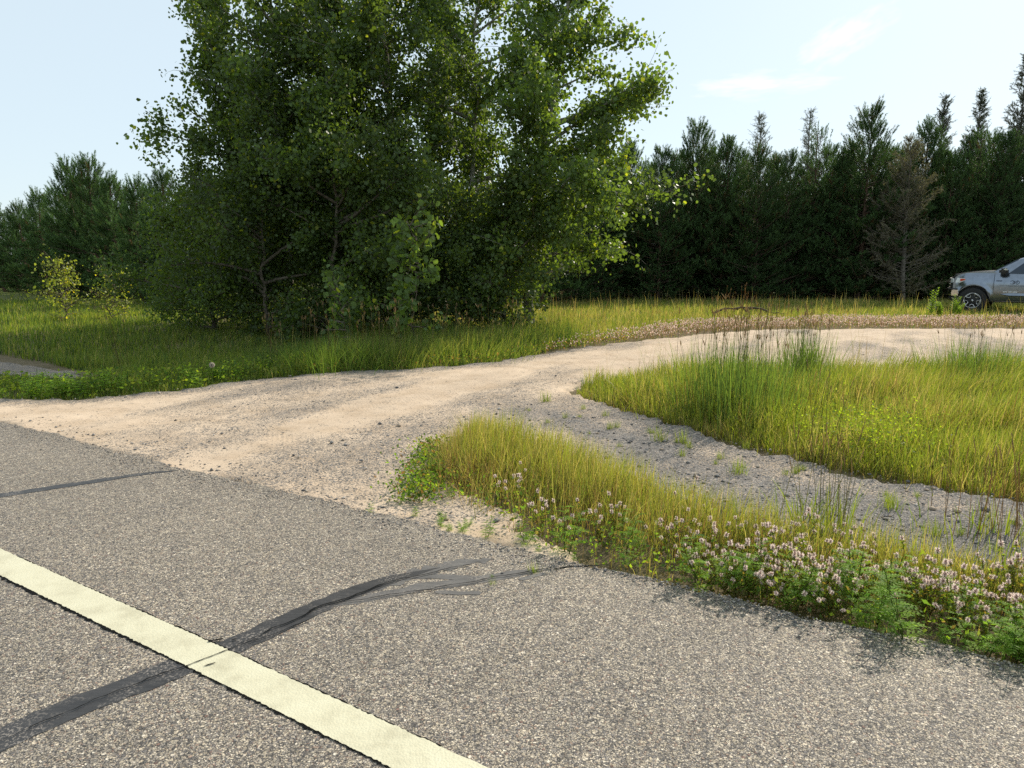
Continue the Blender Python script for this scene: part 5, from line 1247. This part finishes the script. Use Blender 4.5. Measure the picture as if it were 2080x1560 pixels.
for sg in (1, -1):
    for poly in ([(-0.90, 1.29), (-1.36, 1.71), (-1.55, 1.775), (-2.0, 1.80), (-2.0, 1.29)], [(-2.1, 1.29), (-2.1, 1.80), (-2.75, 1.78), (-2.98, 1.70), (-3.0, 1.29)]):
        wn = bm_obj('side_window', loft([[(x, sg * (hw(z) - 0.02), z) for x, z in poly], [(x, sg * (hw(z) + 0.006), z) for x, z in poly]]), M_GLASS, truck, 0)
        bm_obj('window_seal', loft([[(x, sg * (hw(z) - 0.01), z) for x, z in [(poly[0][0] + 0.04, 1.268), (poly[0][0] + 0.04, 1.288), (poly[-1][0], 1.288), (poly[-1][0], 1.268)]], [(x, sg * (hw(z) + 0.009), z) for x, z in [(poly[0][0] + 0.04, 1.268), (poly[0][0] + 0.04, 1.288), (poly[-1][0], 1.288), (poly[-1][0], 1.268)]]]), M_BLACK, wn, 0)
    xs_ = sorted(set([round(v, 3) for v in np.r_[np.linspace(-4.89, -4.22, 8), np.linspace(-4.199, -3.201, 29), np.linspace(-3.19, -0.51, 22), np.linspace(-0.499, 0.499, 29), 0.52, 0.545, 0.565]]))
    qp = side_panel('quarter_panel', M_CAR, truck, sg, xs_, z_bot, z_top, 0.0)
    for x0, x1 in ((-0.545, -2.06), (-2.075, -3.17)):
        zb_ = lambda x: max(0.43, z_bot(x) + 0.035); zt_ = lambda x: 1.262
        side_panel('door_gap', M_LINE, qp, sg, np.linspace(x1 - 0.004, x0 + 0.004, 14), lambda x: zb_(x) - 0.012, lambda x: 1.264, 0.0015)
        dr = side_panel('door', M_CAR, truck, sg, np.linspace(x1 + 0.008, x0 - 0.010, 14), zb_, zt_, 0.005)
        bm_obj('handle', box_bm(x1 + 0.12, x1 + 0.32, min(sg * 0.975, sg * 1.015), max(sg * 0.975, sg * 1.015), 1.03, 1.065, 0.01), M_CHROME, dr)
        xa = x0 - (0.20 if x0 > -1 else 0.03)
        bm_obj('side_moulding', loft([[(xa, sg * 0.99, 0.63), (xa, sg * 0.99, 0.645), (xa, sg * 0.996, 0.64)], [(xa - 0.25, sg * 0.99, 0.58), (xa - 0.25, sg * 0.99, 0.675), (xa - 0.25, sg * 1.022, 0.60)], [(x1 + 0.05, sg * 0.99, 0.58), (x1 + 0.05, sg * 0.99, 0.675), (x1 + 0.05, sg * 1.022, 0.60)]]), M_CAR, dr, 0)
    # lamp, turn signal, mirror
    hl = side_panel('headlight', M_LAMP, truck, sg, np.linspace(0.25, 0.562, 10), lambda x: float(np.interp(x, [0.25, 0.40, 0.56], [1.065, 0.985, 0.99])), lambda x: float(np.interp(x, [0.25, 0.50, 0.56], [1.125, 1.15, 1.10])), 0.006, 4, 0.05)
    side_panel('turn_signal', M_AMBER, hl, sg, np.linspace(0.255, 0.40, 6), lambda x: float(np.interp(x, [0.255, 0.40], [1.075, 1.03])), lambda x: float(np.interp(x, [0.255, 0.40], [1.115, 1.12])), 0.011, 3, 0.02)
    bm_obj('lamp_front', loft([[(x - 0.05, sg * y, z) for y, z in [(0.63, 0.98), (0.63, 1.13), (0.88, 1.12), (0.90, 0.99)] for x in [0.585 + 0.24 * (1 - (y / 0.985) ** 2.2)]], [(x, sg * y, z) for y, z in [(0.63, 0.98), (0.63, 1.12), (0.88, 1.11), (0.90, 0.99)] for x in [0.585 + 0.24 * (1 - (y / 0.985) ** 2.2) - 0.02]]]), M_LAMP, hl, 0)
    mr = bm_obj('mirror', box_bm(-0.92, -0.68, min(sg * 0.98, sg * 1.26), max(sg * 0.98, sg * 1.26), 1.27, 1.46, 0.05), M_BLACK, truck)
    bm_obj('mirror_cap', box_bm(-0.90, -0.80, min(sg * 1.10, sg * 1.275), max(sg * 1.10, sg * 1.275), 1.36, 1.475, 0.04), M_CHROME, mr)
    bm_obj('taillight', box_bm(-4.91, -4.74, min(sg * 0.80, sg * 0.992), max(sg * 0.80, sg * 0.992), 0.95, 1.22, 0.02), M_AMBER, truck)
# windscreen, grille, bumpers
bm_obj('windscreen', loft([[(-0.57 + 0.012, y * 0.90, 1.395 + 0.012) for y in (-0.92, 0, 0.92)] + [(-1.12 + 0.01, y * 0.78, 1.745 + 0.012) for y in (0.92, 0, -0.92)], [(-0.57, y * 0.90, 1.38) for y in (-0.92, 0, 0.92)] + [(-1.12, y * 0.78, 1.73) for y in (0.92, 0, -0.92)]]), M_GLASS, truck, 0)
def front_arc(z0, z1, dx, ymax, depth, n=10, xb=0.58):
    sec = []
    for k in range(n + 1):
        y = ymax * (1 - 2 * k / n); b = 0.24 * (1 - (abs(y) / 0.985) ** 2.2); x = xb + b + dx
        sec.append([(x, y, z0), (x + 0.02, y, (z0 + z1) / 2), (x, y, z1), (x - depth, y, z1), (x - depth, y, z0)])
    return loft(sec)
bp = bm_obj('bumper', front_arc(0.56, 0.75, 0.015, 0.965, 0.18), M_CHROME, truck, 30)
bm_obj('bumper_top', front_arc(0.765, 0.80, 0.04, 0.97, 0.15), M_BLACK, bp, 30)
bm_obj('valance', front_arc(0.40, 0.535, -0.02, 0.93, 0.2), M_BLACK, bp, 30)
gr = bm_obj('grille', front_arc(0.84, 1.14, -0.01, 0.60, 0.1), M_BLACK, truck, 30)
for z in (0.845, 0.94, 1.03, 1.12): bm_obj('grille_bar', front_arc(z - 0.009, z + 0.009, 0.003, 0.61, 0.04), M_CHROME, gr, 30)
bm_obj('rear_bumper', box_bm(-5.02, -4.80, -0.95, 0.95, 0.52, 0.72, 0.03), M_CHROME, truck)
# wheels
def lathe_y(profile, n=40):
    return [[(r * math.cos(2 * PI * k / n), y, r * math.sin(2 * PI * k / n)) for k in range(n)] for r, y in profile]
def wheel(x, sg):
    wr = bpy.data.objects.new('wheel', None); COL.objects.link(wr); wr.parent = truck; wr.location = (x, sg * 0.86, 0.41)
    bm_obj('tyre', loft(lathe_y([(0.25, -0.13), (0.36, -0.14), (0.405, -0.11), (0.41, -0.04), (0.41, 0.04), (0.405, 0.11), (0.36, 0.14), (0.25, 0.13)]), False), M_TYRE, wr, 40)
    bm_obj('rim', loft(lathe_y([(0.255, -0.12), (0.255, 0.0), (0.23, sg * 0.06), (0.10, sg * 0.085), (0.05, sg * 0.09)])), M_BLACK, wr, 40)
    Aq = Acc(); yo = sg * 0.125
    th = np.linspace(0, 2 * PI, 49); tube(Aq, np.c_[0.243 * np.cos(th), 0 * th + yo, 0.243 * np.sin(th)], np.full(49, 0.011), 5, (0.5, 0.5, 0.5))
    for k in range(5):
        c = math.radians(90 + 36 + 72 * k); q = [(0.238, c - 0.40), (0.238, c + 0.40), (0.140, c + 0.27), (0.125, c), (0.140, c - 0.27), (0.238, c - 0.40)]
        tube(Aq, np.array([(r * math.cos(a), yo - sg * (0.02 if r < 0.2 else 0), r * math.sin(a)) for r, a in q]), np.full(6, 0.015), 5, (0.5, 0.5, 0.5))
    tube(Aq, np.array([(0, sg * 0.06, 0), (0, sg * 0.115, 0), (0, sg * 0.12, 0)]), np.array([0.035, 0.035, 0.001]), 10, (0.5, 0.5, 0.5))
    Aq.build('rim_trim', M_RIM, wr, True)
for x in (0.0, -3.70):
    for sg in (1, -1): wheel(x, sg)
# marks on the driver's door: badge, round script emblem, two fine lines of print, white model lettering
front_door = [o for o in truck.children if o.name.startswith('door') and not o.name.startswith('door_gap')][0]
yd = 0.994
A = Acc()
th = np.linspace(0.75, 5.2, 22) ; cx, cz = -1.10, 1.015
def dec(pts, r=0.008): tube(A, np.array([(x, yd, z) for x, z in pts]), np.full(len(pts), r), 5, (0.02, 0.02, 0.03))
dec([(cx + 0.06 - 0.065 * math.cos(a - 3.14), cz + 0.055 * math.sin(a)) for a in np.linspace(0.6, 5.6, 16)], 0.007)
dec([(cx - 0.07 + 0.055 * math.cos(a), cz + 0.055 * math.sin(a)) for a in np.linspace(1.3, 5.2, 14)], 0.008)
for k in range(4): dec([(cx + 0.055 - 0.034 * k, cz - 0.035), (cx + 0.045 - 0.034 * k, cz + 0.0), (cx + 0.022 - 0.034 * k, cz + 0.055), (cx + 0.03 - 0.034 * k, cz - 0.035)], 0.004)
A.build('door_emblem', M_DECAL, front_door)
A = Acc()
def block(x0, x1, z0, z1):
    V = [(x, y, z) for x in (x0, x1) for y in (0.99, yd) for z in (z0, z1)]
    A.add(np.array(V), np.array([[0, 1, 3, 2], [4, 6, 7, 5], [0, 4, 5, 1], [2, 3, 7, 6], [1, 5, 7, 3], [0, 2, 6, 4]]), (0.1, 0.1, 0.1))
for k in range(6): block(-0.765 + 0.027 * k, -0.745 + 0.027 * k, 1.045, 1.075)
A.build('badge_lettering', M_DECAL, front_door)
A = Acc()
for z, xs, xe in ((0.918, -0.72, -1.45), (0.893, -0.94, -1.45)):
    x = xs
    while x > xe: block(x - 0.018, x, z - 0.004, z + 0.004); x -= 0.023
A.build('small_print', M_DECAL, front_door)
A = Acc(); x = -0.82
for wd in [0.028, 0.028, 0.028, -0.03] + [0.025] * 3 + [-0.02] + [0.025] * 4:
    if wd < 0: x += wd; continue
    block(x - wd, x, 0.695, 0.725); x -= wd + 0.007
A.build('model_lettering', M_WHITE, front_door)
